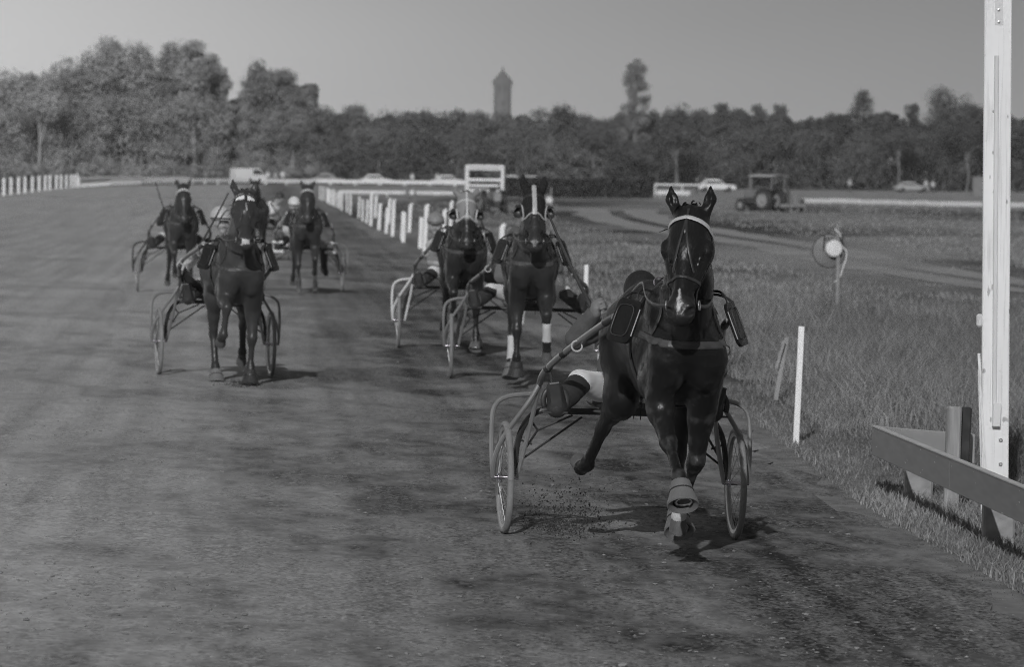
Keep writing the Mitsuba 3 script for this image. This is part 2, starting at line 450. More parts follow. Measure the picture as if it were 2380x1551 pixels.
PATH = spline([(6.2, 345), (5.6, 300), (6.0, 250), (7.6, 205), (9.0, 172), (9.2, 150), (10.2, 126), (12.0, 108), (16, 98), (26, 92)], 90)


def make_path():
    c = PATH
    t = np.gradient(c, axis=0); t /= np.linalg.norm(t, axis=1, keepdims=True)
    n = np.stack([-t[:, 1], t[:, 0]], 1)
    w = np.linspace(2.6, 0.95, 90) * (1 + .25 * (meshkit.fbm(np.stack([np.arange(90) * .35, np.zeros(90), np.zeros(90)], 1), 3, 2) - .5) * 2)
    for k, (a, b) in enumerate([(-1.0, -0.18), (0.2, 1.0)]):
        L, Rr = c + n * (a * w)[:, None], c + n * (b * w)[:, None]
        X = np.stack([L[:, 0], Rr[:, 0]], 1); Yg = np.stack([L[:, 1], Rr[:, 1]], 1)
        v, f = grid(X, Yg, np.full(X.shape, 0.012))
        put(f"sandy_path__rut" + ("" if k == 0 else "_001"), (v, f), M_PATH)
    tag("sandy_path", "pale two-rut sandy path winding across the grass infield", kind="structure")


make_ground(); make_track(); make_path()


# ------------------------------------------------------------------ grass
def blades(x, y, z0, h, w, lean, tone, rng):
    """tapered bent blades: two quads and a tip each"""
    n = len(x)
    a = rng.uniform(0, 2 * np.pi, n); b = rng.uniform(0, 2 * np.pi, n)
    side = np.stack([np.cos(a), np.sin(a), 0 * a], 1) * (w / 2)[:, None]
    tip = np.stack([np.cos(b), np.sin(b), 0 * b], 1) * (lean * h)[:, None]
    p = np.stack([x, y, z0], 1)
    up = np.array([0, 0, 1.0])
    m = p + tip * 0.3 + up * (h * 0.55)[:, None]; e = p + tip + up * (h * 0.96)[:, None]
    v = np.stack([p - side, p + side, m + side * 0.75, m - side * 0.75, e], 1).reshape(-1, 3)
    o = np.arange(n)[:, None] * 5
    f = np.concatenate([o + [0, 1, 2], o + [0, 2, 3], o + [3, 2, 4]], 0)
    c = np.repeat(tone, 5)
    return v, f, c


def make_grass():
    rng = np.random.default_rng(11)
    V, F, C, n0 = [], [], [], 0
    def field(n, y0, y1, s_lo, s_hi, hlo, hhi, wlo, whi, clump, tone0):
        nonlocal n0
        y = y0 * (y1 / y0) ** rng.random(n)
        wmax = np.minimum(s_hi, 0.094 * y + 1.2 - edge_x(y))
        s = s_lo + rng.random(n) * np.maximum(wmax - s_lo, 0.05)
        if clump:
            c = meshkit.fbm(np.stack([s * 0.9, y * 0.45, 0 * y], 1), 3, 3)
            keep = rng.random(n) < np.clip((c - 0.30) * 3.2, 0.12, 1)
            y, s = y[keep], s[keep]
        c = meshkit.fbm(np.stack([s * 0.7, y * 0.3, 0 * y + 4], 1), 3, 9)
        rise = np.clip((s - s_lo) / 0.8, 0.25, 1) if clump else 1
        h = rng.uniform(hlo, hhi, len(y)) * (0.5 + c) * rise
        w = rng.uniform(wlo, whi, len(y)) * np.maximum(1, y / 70)
        x = edge_x(y) + s
        off = np.abs(x - np.interp(y, PATH[::-1, 1], PATH[::-1, 0]))
        h = h * np.where((y > 92) & (off < 3.4), .25, 1)
        tone = np.clip(tone0 * (0.55 + 0.9 * c) * rng.uniform(0.6, 1.5, len(y)) + 0.10 * (rng.random(len(y)) < 0.06), 0.03, 0.5)
        v, f, cc = blades(x, y, gz(x, y) - 0.01, h, w, rng.uniform(0.15, 0.9, len(y)), tone, rng)
        V.append(v); F.append(f + n0); C.append(cc); n0 += len(v)
    field(52000, 29, 62, 0.15, 8, 0.03, 0.10, 0.006, 0.011, False, 0.20)      # short verge
    field(9000, 29, 60, -0.35, 0.3, 0.015, 0.04, 0.006, 0.011, True, 0.12)      # thin fringe on the gravel
    field(125000, 44, 95, 0.75, 12, 0.16, 0.46, 0.005, 0.010, True, 0.195)        # tall tussocks
    field(60000, 90, 180, 0.7, 24, 0.07, 0.16, 0.010, 0.016, True, 0.20)
    field(30000, 180, 390, 0.6, 44, 0.05, 0.12, 0.014, 0.02, True, 0.20)
    put("meadow_grass", (np.vstack(V), np.vstack(F)), M_BLADE, smooth=False, color=np.concatenate(C),
        label="rough uncut grass growing along the inside of the track", category="grass", kind="stuff")


def make_clods():
    rng = np.random.default_rng(21)
    ico = trimesh.creation.icosphere(subdivisions=0); iv, fi = np.array(ico.vertices), np.array(ico.faces)
    n = 4500
    y = 26 * (75 / 26.0) ** rng.random(n) ** 1.3
    x = rng.uniform(-1, 1, n) * 0.095 * y
    c = meshkit.fbm(np.stack([x * 1.1, y * 0.45, 0 * x], 1), 3, 7)
    ok = (rng.random(n) < np.clip((c - 0.38) * 4, 0.08, 1)) & (x < edge_x(y) + 0.3)
    x, y = x[ok], y[ok]; n = len(x)
    r = 0.003 + 0.011 * rng.random(n) ** 4
    jit = 1 + 0.35 * rng.standard_normal((n, len(iv), 1))
    sq = np.stack([rng.uniform(0.8, 1.6, n), rng.uniform(0.8, 1.5, n), rng.uniform(0.45, 0.8, n)], 1)
    v = iv[None] * jit * r[:, None, None] * sq[:, None] + np.stack([x, y, gz(x, y) + r * 0.25], 1)[:, None]
    f = fi[None] + (np.arange(n) * len(iv))[:, None, None]
    put("dirt_clods", (v.reshape(-1, 3), f.reshape(-1, 3)), M_CLOD, label="loose crumbs of dirt scattered over the track", category="dirt clods", kind="stuff")


make_grass(); make_clods()


# ------------------------------------------------------------------ trees
def tree(key, u, vtop, wpx, Y, tone, shape="round", n=2300, leaf=0.5, base=0.12, trunk_tone=None, seed=0, label=None, group=None, dens=1.7):
    rng = np.random.default_rng(1000 + seed); n = int(n * dens); leaf *= .72
    top = at(u, vtop, Y); H = top[2]; x0 = top[0]; wid = wpx * Y / F_PX
    blobs = []
    if shape == "poplar":
        for i in range(80):
            t = (i + rng.random()) / 80
            R = wid * .5 * (0.25 + 0.75 * math.sin(math.pi * min(1, .22 + .76 * t)) ** .8) * .95; br = wid * rng.uniform(.13, .20)
            a = rng.uniform(0, 2 * np.pi); q = R * math.sqrt(rng.random())
            blobs.append((x0 + q * math.cos(a), Y + q * math.sin(a), base * H + (1 - base) * H * t * .97 - br * .5, br))
    else:
        az = min(.46 * H, max(.26 * H, .5 * wid)) if shape != "umbrella" else .2 * H
        if shape == "shrub": az = .5 * H
        zc = H - az
        for i in range(34 if shape != "shrub" else 12):
            dd = rng.standard_normal(3); dd /= np.linalg.norm(dd); dd *= rng.random() ** .45
            br = wid * rng.uniform(.13, .24)
            blobs.append((x0 + dd[0] * max(.05, wid * .5 - br * .8), Y + dd[1] * wid * .4, zc + dd[2] * (az - br * .75), br))
        if shape == "round":
            for i in range(16):
                br = wid * rng.uniform(.13, .22); a = rng.uniform(0, 2 * np.pi); q = (wid * .5 - br * .6) * math.sqrt(rng.random())
                blobs.append((x0 + q * math.cos(a), Y + q * math.sin(a) * .8, base * H + (zc - base * H) * rng.random() + br * .4, br))
    B = np.array(blobs)
    pick = rng.choice(len(B), n, p=B[:, 3] ** 2 / (B[:, 3] ** 2).sum())
    d = rng.standard_normal((n, 3)); d /= np.linalg.norm(d, axis=1, keepdims=True)
    lump = meshkit.fbm(B[pick, :3] * 3 + d * 2.2, 2, seed)
    rr = B[pick, 3] * (0.45 + 0.62 * rng.random(n) ** 0.7) * (0.70 + 0.6 * lump)
    stray = rng.random(n) < .08
    rr = np.where(stray, rr * 1.3, rr)
    c = B[pick, :3] + d * rr[:, None] * np.array([1.05, 1.05, 0.85])
    c[:, 2] = np.maximum(c[:, 2], 0.3)
    nn = d * 1.1 + [0, -.35, .3] + 0.20 * rng.standard_normal((n, 3)); nn /= np.linalg.norm(nn, axis=1, keepdims=True)
    a = np.cross(nn, rng.standard_normal((n, 3))); a /= np.linalg.norm(a, axis=1, keepdims=True); b = np.cross(nn, a)
    sz = leaf * rng.uniform(0.5, 1.3, n)[:, None]
    v = np.stack([c - a * sz * 0.5, c + b * sz * 0.32, c + a * sz * 0.5, c - b * sz * 0.32], 1).reshape(-1, 3)
    o = np.arange(n)[:, None] * 4
    f = np.vstack([o + [0, 1, 2], o + [0, 2, 3]])
    tv = rng.uniform(.72, 1.30) if tone < .2 else rng.uniform(.82, 1.15)
    bt = rng.uniform(0.70, 1.32, len(B))[pick]
    tn = np.repeat(np.clip(tone * tv * bt * rng.uniform(0.93, 1.07, n), 0.01, 0.4), 4)
    key = fresh(key)
    put(key + "__crown", (v, f), M_LEAF, color=tn)
    mb = MB()
    r0 = max(0.16, H * 0.016)
    zt = H * (0.62 if shape != "shrub" else 0.5)
    bend = rng.uniform(-0.3, 0.3, 2)
    trunk = np.array([[x0, Y, -0.1], [x0 + bend[0], Y, zt * 0.4], [x0 + bend[0] * 0.5, Y + bend[1], zt * 0.75], [x0 + bend[1] * 0.6, Y, zt * 1.15]])
    mb.put(*tube(spline(trunk, 7), np.linspace(r0, r0 * 0.35, 7), 7))
    for i in rng.choice(len(B), min(7, len(B)), replace=False):
        s0 = np.array([x0, Y, zt * rng.uniform(0.5, 1.0)])
        mb.put(*tube(spline([s0, (s0 + B[i, :3]) / 2 + [0, 0, 0.3], B[i, :3]], 5), np.linspace(r0 * 0.45, r0 * 0.12, 5), 5))
    put(key + "__trunk", mb.mesh(), M_BARK if trunk_tone is None else trunk_tone)
    tag(key, label, "tree" if shape != "shrub" else "bush", group)
    return key


def make_trees():
    G = "trees along the far side of the racecourse"
    k = 0
    M_PALEBARK = mat("pale_bark", princ(soft(0.3, 0.45, 1.0), 0.9, 0.2))
    big = [(30, 152, 150, 778, "round"), (90, 150, 120, 788, "round"), (150, 128, 130, 783, "round"), (212, 104, 150, 778, "round"),
           (262, 70, 120, 793, "round"), (330, 84, 140, 788, "round"), (400, 72, 120, 788, "round"), (452, 62, 110, 778, "round"), (497, 118, 90, 783, "round")]
    words = ["broad pale leafy tree at the far left edge of the wood", "pale leafy tree with a level top, second from the left edge", "pale rounded tree on the rising left shoulder of the wood",
             "pale tree just left of the tallest crowns", "tall pale tree with a pointed tip, left end of the highest group", "tall pale tree in the middle of the highest group",
             "tall pale tree second from the right of the highest group", "tallest pale tree, its tip highest of all above the left wood", "pale tree sloping down to the sky gap at the right end of the highest group"]
    for (u, vt, w, Y, sh), wd in zip(big, words):
        tree("leafy_tree", u, vt, w, Y, 0.25, sh, 3600, 0.62, 0.08, None, k, wd, None); k += 1  # left foliage lightened, a veil of haze painted into its tone
    # lower trees before the tall left wood, haze veil painted into the foliage
    tree("leafy_tree", 92, 196, 175, 752, 0.33, "umbrella", 3200, 0.5, 0.1, M_PALEBARK, 201, "spreading pale tree with bare light trunks in front of the left wood")
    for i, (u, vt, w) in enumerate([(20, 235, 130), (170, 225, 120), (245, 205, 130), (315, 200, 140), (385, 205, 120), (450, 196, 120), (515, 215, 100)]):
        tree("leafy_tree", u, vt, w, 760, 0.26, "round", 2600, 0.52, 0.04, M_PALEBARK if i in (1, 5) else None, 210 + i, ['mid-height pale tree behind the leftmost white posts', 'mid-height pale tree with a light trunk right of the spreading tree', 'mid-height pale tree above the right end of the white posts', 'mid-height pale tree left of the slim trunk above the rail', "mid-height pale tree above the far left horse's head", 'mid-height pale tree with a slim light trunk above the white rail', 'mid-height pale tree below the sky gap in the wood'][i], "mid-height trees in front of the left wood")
    for i, (u, vt, w) in enumerate([(600, 126, 105), (648, 150, 110), (690, 192, 90)]):
        tree("leafy_tree", u, vt, w, 785, 0.20, "round", 3400, 0.55, 0.05, None, 230 + i,
             ["tall dark domed tree right of the sky gap in the wood", "dark tree on the right shoulder of the domed tree", "lower dark tree closing the right slope of the domed tree"][i])
    for i, (u, vt, w) in enumerate([(570, 235, 90), (625, 240, 110), (685, 245, 100)]):
        tree("leafy_tree", u, vt, w, 762, 0.20, "round", 2200, 0.5, 0.03, M_PALEBARK if i == 2 else None, 240 + i, ["low dark tree left of the domed tree's middle, above the pale van", 'low dark tree in front of the domed tree, above the white-shirted spectators', "low dark tree with a light trunk below the domed tree's right slope"][i], "low trees in front of the domed tree")
    line = [(745, 238, 75), (780, 248, 70), (832, 232, 62), (885, 248, 95), (945, 246, 85), (1003, 244, 80), (1062, 240, 66), (1112, 248, 66), (1160, 254, 60),
            (1205, 256, 62), (1253, 246, 74), (1307, 234, 62), (1352, 250, 72), (1400, 264, 74), (1440, 254, 52), (1528, 243, 62), (1580, 236, 84), (1630, 242, 62)]
    for i, (u, vt, w) in enumerate(line):
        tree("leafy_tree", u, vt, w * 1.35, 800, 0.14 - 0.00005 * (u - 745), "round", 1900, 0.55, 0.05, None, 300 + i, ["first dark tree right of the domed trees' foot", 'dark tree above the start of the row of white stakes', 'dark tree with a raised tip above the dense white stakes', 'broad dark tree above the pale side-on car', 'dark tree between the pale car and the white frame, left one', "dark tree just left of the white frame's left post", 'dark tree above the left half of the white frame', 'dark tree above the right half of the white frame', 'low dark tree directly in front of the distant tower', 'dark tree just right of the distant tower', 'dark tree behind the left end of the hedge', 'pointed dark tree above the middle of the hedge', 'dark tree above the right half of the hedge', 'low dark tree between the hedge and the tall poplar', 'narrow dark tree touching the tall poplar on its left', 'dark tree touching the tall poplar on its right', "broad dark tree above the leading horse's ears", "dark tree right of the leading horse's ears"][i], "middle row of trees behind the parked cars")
    tree("poplar_tree", 1478, 130, 76, 790, 0.17, "poplar", 4600, 0.42, 0.15, None, 330, "tall slender poplar standing high above the middle row")
    for i, (u, vt, w, sh, wd) in enumerate([
            (1680, 222, 56, "round", "dark pointed tree right of the long level row"), (1722, 246, 52, "round", "dark tree left of the short dark column tree"),
            (1765, 234, 52, "poplar", "short dark column-shaped tree left of the slim one"), (1813, 236, 44, "poplar", "slim dark tree standing alone left of the low gap"),
            (1942, 254, 70, "round", "dark double-topped tree right of the low gap"), (2007, 200, 66, "poplar", "tall open-crowned tree right of the low gap"),
            (2052, 262, 58, "round", "small dark tree right of the tall open-crowned tree"), (2122, 234, 52, "poplar", "thin see-through tree left of the big dome-shaped tree"),
            (2215, 186, 135, "round", "big dark dome-shaped tree left of the white post"), (2272, 235, 90, "round", "dark tree partly hidden by the white post"),
            (2345, 266, 90, "round", "dark tree at the right edge beyond the white post")]):
        tree("leafy_tree" if sh == "round" else "poplar_tree", u, vt, w * 1.2, 780, 0.085, sh, int(2200 * max(1, (w / 60) ** 1.3)), 0.5, 0.06, None, 340 + i, wd)
    rng = np.random.default_rng(77)
    for i in range(30):
        u = 700 + i * 57.5 + rng.uniform(-14, 14)
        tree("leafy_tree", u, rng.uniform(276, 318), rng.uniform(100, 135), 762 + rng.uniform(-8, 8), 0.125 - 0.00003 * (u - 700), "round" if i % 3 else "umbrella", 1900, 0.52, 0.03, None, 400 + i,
             "low spreading dark tree in the front of the wood", "low front trees of the wood")
    for i in range(24):
        u = -10 + i * 33 + rng.uniform(-9, 9)
        tree("bush", u, rng.uniform(350, 378), rng.uniform(50, 80), 742, 0.27 - 0.00011 * u, "shrub", 700, 0.4, 0.0, None, 500 + i, "pale rounded bush at the foot of the left wood", "bushes at the foot of the left wood")  # bush foliage painted paler leftwards for the hazy veil
    # the mass of the wood behind, its left part lightened for the veil
    V, F, C, n0 = [], [], [], 0
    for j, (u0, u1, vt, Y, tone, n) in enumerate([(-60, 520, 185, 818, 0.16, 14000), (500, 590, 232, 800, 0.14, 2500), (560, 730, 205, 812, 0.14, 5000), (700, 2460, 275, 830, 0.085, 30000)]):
        u = rng.uniform(u0, u1, n); Yr = Y + rng.uniform(-10, 25, n)
        hgt = meshkit.fbm(np.stack([u / 45, 0 * u, 0 * u], 1), 3, j)
        x = (u - 1190) / F_PX * Yr
        ztop = 2.35 + (392 + 0.0122 * (u - 1190) - vt + 50 * (hgt - 0.5)) / F_PX * Yr
        c = np.stack([x, Yr, rng.random(n) ** 0.8 * ztop], 1)
        a = rng.standard_normal((n, 3)); a /= np.linalg.norm(a, axis=1, keepdims=True); b = np.cross(a, rng.standard_normal((n, 3))); b /= np.linalg.norm(b, axis=1, keepdims=True)
        sz = rng.uniform(0.5, 1.4, n)[:, None]
        v = np.stack([c - a * sz * 0.5, c + b * sz * 0.4, c + a * sz * 0.5, c - b * sz * 0.4], 1).reshape(-1, 3)
        o = np.arange(n)[:, None] * 4 + n0
        F += [o + [0, 1, 2], o + [0, 2, 3]]; V.append(v); n0 += len(v)
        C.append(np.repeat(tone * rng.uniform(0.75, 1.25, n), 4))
    put("woodland", (np.vstack(V), np.vstack(F)), M_LEAF, color=np.concatenate(C), label="dense dark mass of the wood behind the front trees", category="wood", kind="stuff")


make_trees()


def make_tower():
    Y = 2200.0
    c = at(1167.5, 255, Y); x = c[0]
    s = Y / F_PX
    z = lambda v: CAM[2] + (391.7 - v) * s
    r = 20.0 * s
    octo = lambda rad, z0, z1, r1=None: lathe([(0, z0), (rad, z0), (rad if r1 is None else r1, z1), (0, z1)], (x, Y, 0), (0, 0, 1), 8)
    put("water_tower__shaft", octo(r, 0, z(196)), M_STONE)
    put("water_tower__cornice", octo(r * 1.14, z(198), z(189)), M_STONE)
    put("water_tower__roof", octo(r * 1.22, z(189.5), z(161), 0.05), M_SLATE)
    put("water_tower__finial", tube([[x, Y, z(162)], [x, Y, z(155)]], 0.35, 6), M_SLATE)
    for k, (u, v0, v1) in enumerate([(1160, 210, 200), (1175, 210, 200), (1171, 246, 234)]):
        put(fresh_part("water_tower__window"), box((at(u, v0, Y)[0], Y - r * 0.99, (z(v0) + z(v1)) / 2), (2.6 * s, 0.5, (v0 - v1) * s)), M_VOID)
    tag("water_tower", "distant stone tower with a pointed roof rising behind the trees", "tower")


make_tower()


# ------------------------------------------------------------------ hedge, rails, stakes
def make_hedge():
    rng = np.random.default_rng(31)
    n = 9000; Y0 = 470
    x0, x1 = at(1174, 440, Y0)[0], at(1516, 440, Y0)[0]
    c = np.stack([rng.uniform(x0, x1, n), Y0 + rng.uniform(-0.7, 0.7, n), 1.5 * rng.random(n) ** 0.7], 1)
    c[:, 2] *= 0.9 + 0.25 * meshkit.fbm(np.stack([c[:, 0] * 0.8, 0 * c[:, 0], 0 * c[:, 0]], 1), 3, 2)
    a = rng.standard_normal((n, 3)); a /= np.linalg.norm(a, axis=1, keepdims=True); b = np.cross(a, rng.standard_normal((n, 3))); b /= np.linalg.norm(b, axis=1, keepdims=True)
    sz = rng.uniform(0.10, 0.26, n)[:, None]
    v = np.stack([c - a * sz, c + b * sz * 0.7, c + a * sz, c - b * sz * 0.7], 1).reshape(-1, 3)
    o = np.arange(n)[:, None] * 4
    put("clipped_hedge__foliage", (v, np.vstack([o + [0, 1, 2], o + [0, 2, 3]])), M_LEAF, color=np.repeat(0.055 * rng.uniform(0.6, 1.4, n), 4))
    put("clipped_hedge__branches", box(((x0 + x1) / 2, Y0, 0.55), (x1 - x0 - 0.4, 0.7, 1.1)), M_DARKTIMBER)
    tag("clipped_hedge", "long low dark hedge beyond the infield behind the dark-hooded horse", "hedge")


make_hedge()


def stake(base, h=1.0, w=0.055, lean=(0, 0), m=None, nib=False):
    b = np.asarray(base, float); t = b + np.array([lean[0], lean[1], h])
    mb = MB(); mb.put(*beam(b - [0, 0, 0.1], t, w, w * 0.6, up=(0, 1, 0), bev=0.006))
    if nib: mb.put(*beam(t - [0, 0, 0.03], t + [0.06, 0, 0.05], w * 0.8, w * 0.5, up=(0, 1, 0), bev=0.005))
    return mb.mesh()


def make_stakes():
    rng = np.random.default_rng(41)
    row = [158.5, 165, 177.6, 184, 193, 201, 212, 226, 237, 245, 260, 278, 283]
    y = 283.0
    while y < 392: y += rng.uniform(6, 9.5); row.append(y)
    for i, Y in enumerate(row):
        x = float(edge_x(Y)) + 0.08 + rng.uniform(-0.1, 0.1)
        big = i in (0, 7)
        k = fresh("marker_stake")
        put(k, stake((x, Y, 0), 1.28 if big else rng.uniform(0.9, 1.02), 0.115 if Y < 235 else 0.085, (rng.uniform(-.01, .05), 0), nib=big), M_WHITE,
            label="white wooden marker stake in the dense front row along the inside of the track", category="stake", group="white stakes in the front row beside the track")
    back = [133.6, 205, 229, 236, 262]
    for i, Y in enumerate(back + [150, 178, 225]):
        x = {150: -2.05, 178: -2.2, 225: -2.5, 133.6: -0.30}.get(Y, float(edge_x(Y)) + 0.95)
        k = fresh("marker_stake")
        put(k, stake((x, Y, 0), 1.0, 0.12, (0.04, 0), nib=True), M_WHITE, label="white hooked marker stake standing apart on the grass behind the front row", category="stake", group="hooked white stakes on the grass")
    put("marker_stake_090", stake((1.03, 80.6, 0), 1.0, 0.062, (0.015, 0)), M_WHITE, label="white stake in the grass right of the dark-hooded horse", category="stake")
    b = at(1849, 1033, 49); t = at(1863, 759, 49)
    put("marker_stake_091", beam(b - [0, 0, 0.08], t, 0.052, 0.028, up=(0, 1, 0), bev=0.004), M_WHITE, label="clean white stake at the grass edge, nearest of all to the camera", category="stake")
    b = at(1803, 908, 58); t = at(1829, 785, 58)
    put("grey_stake__post", beam(b - [0, 0, 0.1], t, 0.048, 0.03, up=(0, 1, 0), bev=0.004), M_FADEDMETAL)
    put("grey_stake__splinter", beam(at(1804, 856, 57.9), at(1823, 792, 57.9), 0.028, 0.018, up=(0, 1, 0)), M_FADEDMETAL)
    tag("grey_stake", "leaning grey stake with a loose strip in tall grass left of the nearest white stake", "stake")


make_stakes()


def rail_along(key, pts, top, bar, posts_every, m, label, thick=0.07, post_w=0.12, piece=None, post_m=None):
    pts = np.asarray(pts, float)
    seg = np.r_[0, np.cumsum(np.linalg.norm(np.diff(pts, axis=0), axis=1))]
    L = seg[-1]
    n = max(2, int(L / 4))
    P = np.stack([np.interp(np.linspace(0, L, n), seg, pts[:, k]) for k in (0, 1)], 1)
    if piece is None:
        mb = MB()
        for a, b in zip(P[:-1], P[1:]): mb.put(*beam([*a, top - bar / 2], [*b, top - bar / 2], thick, bar))
        put(key + "__top_rail", mb.mesh(), m)
    else:
        k = max(1, int(L / piece))
        Q = np.stack([np.interp(np.linspace(0, L, k + 1), seg, pts[:, q]) for q in (0, 1)], 1)
        rng = np.random.default_rng(3)
        for a, b in zip(Q[:-1], Q[1:]):
            d = (b - a) / np.linalg.norm(b - a); dz = rng.uniform(-0.03, 0.03)
            part(key, "plank", beam([*(a + d * 0.08), top - bar / 2 + dz], [*(b - d * 0.08), top - bar / 2 + dz], thick, bar), m)
    for q in np.arange(0, L, posts_every):
        x, y = (np.interp(q, seg, pts[:, k]) for k in (0, 1))
        part(key, "post", box((x, y + thick, (top - 0.04) / 2), (post_w, post_w * 0.8, top - 0.04)), post_m or m)
    tag(key, label, "rail fence")


def make_rails():
    us = [8.8, 25.4, 43, 58, 75, 91, 105, 116, 131, 142, 154, 165, 173, 180]
    for i, u in enumerate(us):
        vb = 457 - (457 - 435) * (u / 180) ** 0.9
        p = on_ground(u, vb)
        mb = MB(); mb.put(*box((p[0], p[1], 0.6), (0.2, 0.16, 1.25), bev=0.02)); mb.put(*box((p[0], p[1], 1.25), (0.23, 0.19, 0.06)))
        put(fresh("boundary_post"), mb.mesh(), M_WHITE, label="stout white post in the row at the far left outside the track", category="post", group="row of white posts at the far left")
    g = lambda l: [on_ground(u, v)[:2] for u, v in l]
    rail_along("outer_rail_001", [at(u, 430, Y)[:2] for u, Y in ((182, 560), (215, 590), (252, 625), (330, 668), (442, 700))], 0.98, 0.24, 2.2, M_WHITE, "white rail on close posts between the far left posts and the slim tree trunk", 0.10, 0.26)
    rail_along("outer_rail", [at(u, 430, Y)[:2] for u, Y in ((446, 701), (560, 712), (740, 719), (900, 721), (1090, 722))], 0.68, 0.42, 3.2, M_WHITE, "long white rail curving round the far bend in front of the wood", 0.10, 0.24)
    rail_along("inner_rail", g([(790, 456.5), (940, 458), (1085, 460)]), 0.5, 0.26, 4.0, M_DULLWHITE, "short low white rail on the grass left of the white frame")
    rail_along("plank_rail", g([(1862, 478), (2000, 481.5), (2200, 487), (2420, 492)]), 0.55, 0.30, 2.4, M_WHITE, "low rail of white planks with gaps running right from the tractor", piece=2.4, post_m=M_FADEDMETAL, post_w=.06)
    rail_along("far_rail", [at(1522, 446, 520)[:2], at(1706, 449, 520)[:2]], 1.15, 0.17, 2.5, M_DULLWHITE, "white rail end beyond the right end of the hedge")
    a, b = at(1526, 455, 500), at(1604, 457, 500)
    put("white_board__panel", beam([a[0], 500, 0.42], [b[0], 500, 0.40], 0.06, 0.34), M_DULLWHITE)
    put("white_board__leg", box((a[0] + 0.3, 500.1, 0.2), (0.08, 0.08, 0.4)), M_DULLWHITE)
    put("white_board__leg_001", box((b[0] - 0.3, 500.1, 0.2), (0.08, 0.08, 0.4)), M_DULLWHITE)
    tag("white_board", "low white board under the rail end at the hedge", "board")


make_rails()


# ------------------------------------------------------------------ cars, spectators, shed
def car(u, v, Y, yaw, m, label, length=4.2, h=1.42, kind="car"):
    p = at(u, v, Y); c, s = math.cos(yaw), math.sin(yaw)
    key = fresh("parked_car" if kind == "car" else "white_van")
    def W(vf): 
        vv, f = vf; vv = vv @ np.array([[c, s, 0], [-s, c, 0], [0, 0, 1]]) + [p[0], Y, 0]; return vv, f
    L = length / 2
    from shapely.geometry import Polygon
    def prism(pts, w, taper=0.0):
        pts = np.array(pts); n = len(pts)
        v = np.vstack([np.c_[pts[:, 0], np.full(n, -w / 2), pts[:, 1]], np.c_[pts[:, 0], np.full(n, w / 2), pts[:, 1]]])
        if taper:
            zt = pts[:, 1]; k = 1 - taper * (zt - zt.min()) / np.ptp(zt)
            v[:, 1] *= np.r_[k, k]
        hh = trimesh.convex.convex_hull(v); return np.array(hh.vertices), np.array(hh.faces)
    if kind == "car":
        body = prism([(-L, .35), (-L, .78), (-L * .9, .86), (L * .55, .88), (L * .95, .74), (L, .35)], 1.62)
        cab = prism([(-L * .78, .86), (-L * .48, h), (L * .08, h), (L * .42, .86)], 1.5, 0.2)
        gl = prism([(-L * .70, .95), (-L * .49, h - .14), (L * .07, h - .14), (L * .32, .95)], 1.53, 0.18)
    else:
        body = prism([(-L, .4), (-L, 1.1), (L * .85, 1.1), (L, .9), (L, .4)], 1.8)
        cab = prism([(-L, 1.1), (-L * .97, 2.0), (L * .5, 2.0), (L * .8, 1.1)], 1.75, 0.1)
        gl = prism([(L * .1, 1.2), (L * .1, 1.8), (L * .5, 1.8), (L * .72, 1.2)], 1.77, 0.08)
    put(key + "__body", W(body), m); put(key + "__roof", W(cab), m)
    put(key + "__windows", W(gl), M_GLASS)
    for sx in (-.62, .62):
        for sy in (-1, 1):
            part(key, "wheel", W(lathe([(0, -.08), (.2, -.08), (.3, -.07), (.31, 0), (.3, .07), (.2, .08), (0, .08)], (sx * L, sy * .74, .31), (0, 1, 0), 14)), M_DARKRUB)
    tag(key, label, "car" if kind == "car" else "van")


def bystander(u, v, Y, h, tone, label, legs=0.06):
    p = at(u, v, Y); key = fresh("person")
    b = Body((-0.4, -0.3, -0.05), (0.4, 0.3, 1.85), 0.045)
    for sd in (-1, 1):
        b.limb((sd * .09, 0, .88), (sd * .1, .02, .06), .085, .055); b.limb((sd * .1, -.02, .05), (sd * .11, -.14, .04), .045, .04)
        b.limb((sd * .2, 0, 1.42), (sd * .25, 0, 1.1), .055, .045); b.limb((sd * .25, 0, 1.1), (sd * .22, -.1, .86), .045, .04)
    b.limb((0, 0, .92), (0, 0, 1.36), .15, .17, 0.7, 0.05); b.limb((0, 0, 1.4), (0, -.01, 1.56), .06, .055); b.limb((0, -.01, 1.62), (0, -.015, 1.68), .095, .09)
    vv, f = b.mesh()
    col = np.where(vv[:, 2] > 1.5, 0.32, np.where(vv[:, 2] > 0.86, tone, legs))
    put(key, (vv * h / 1.77 + [p[0], Y, 0], f), M_CLOTH, smooth=True, color=col, label=label, category="person")


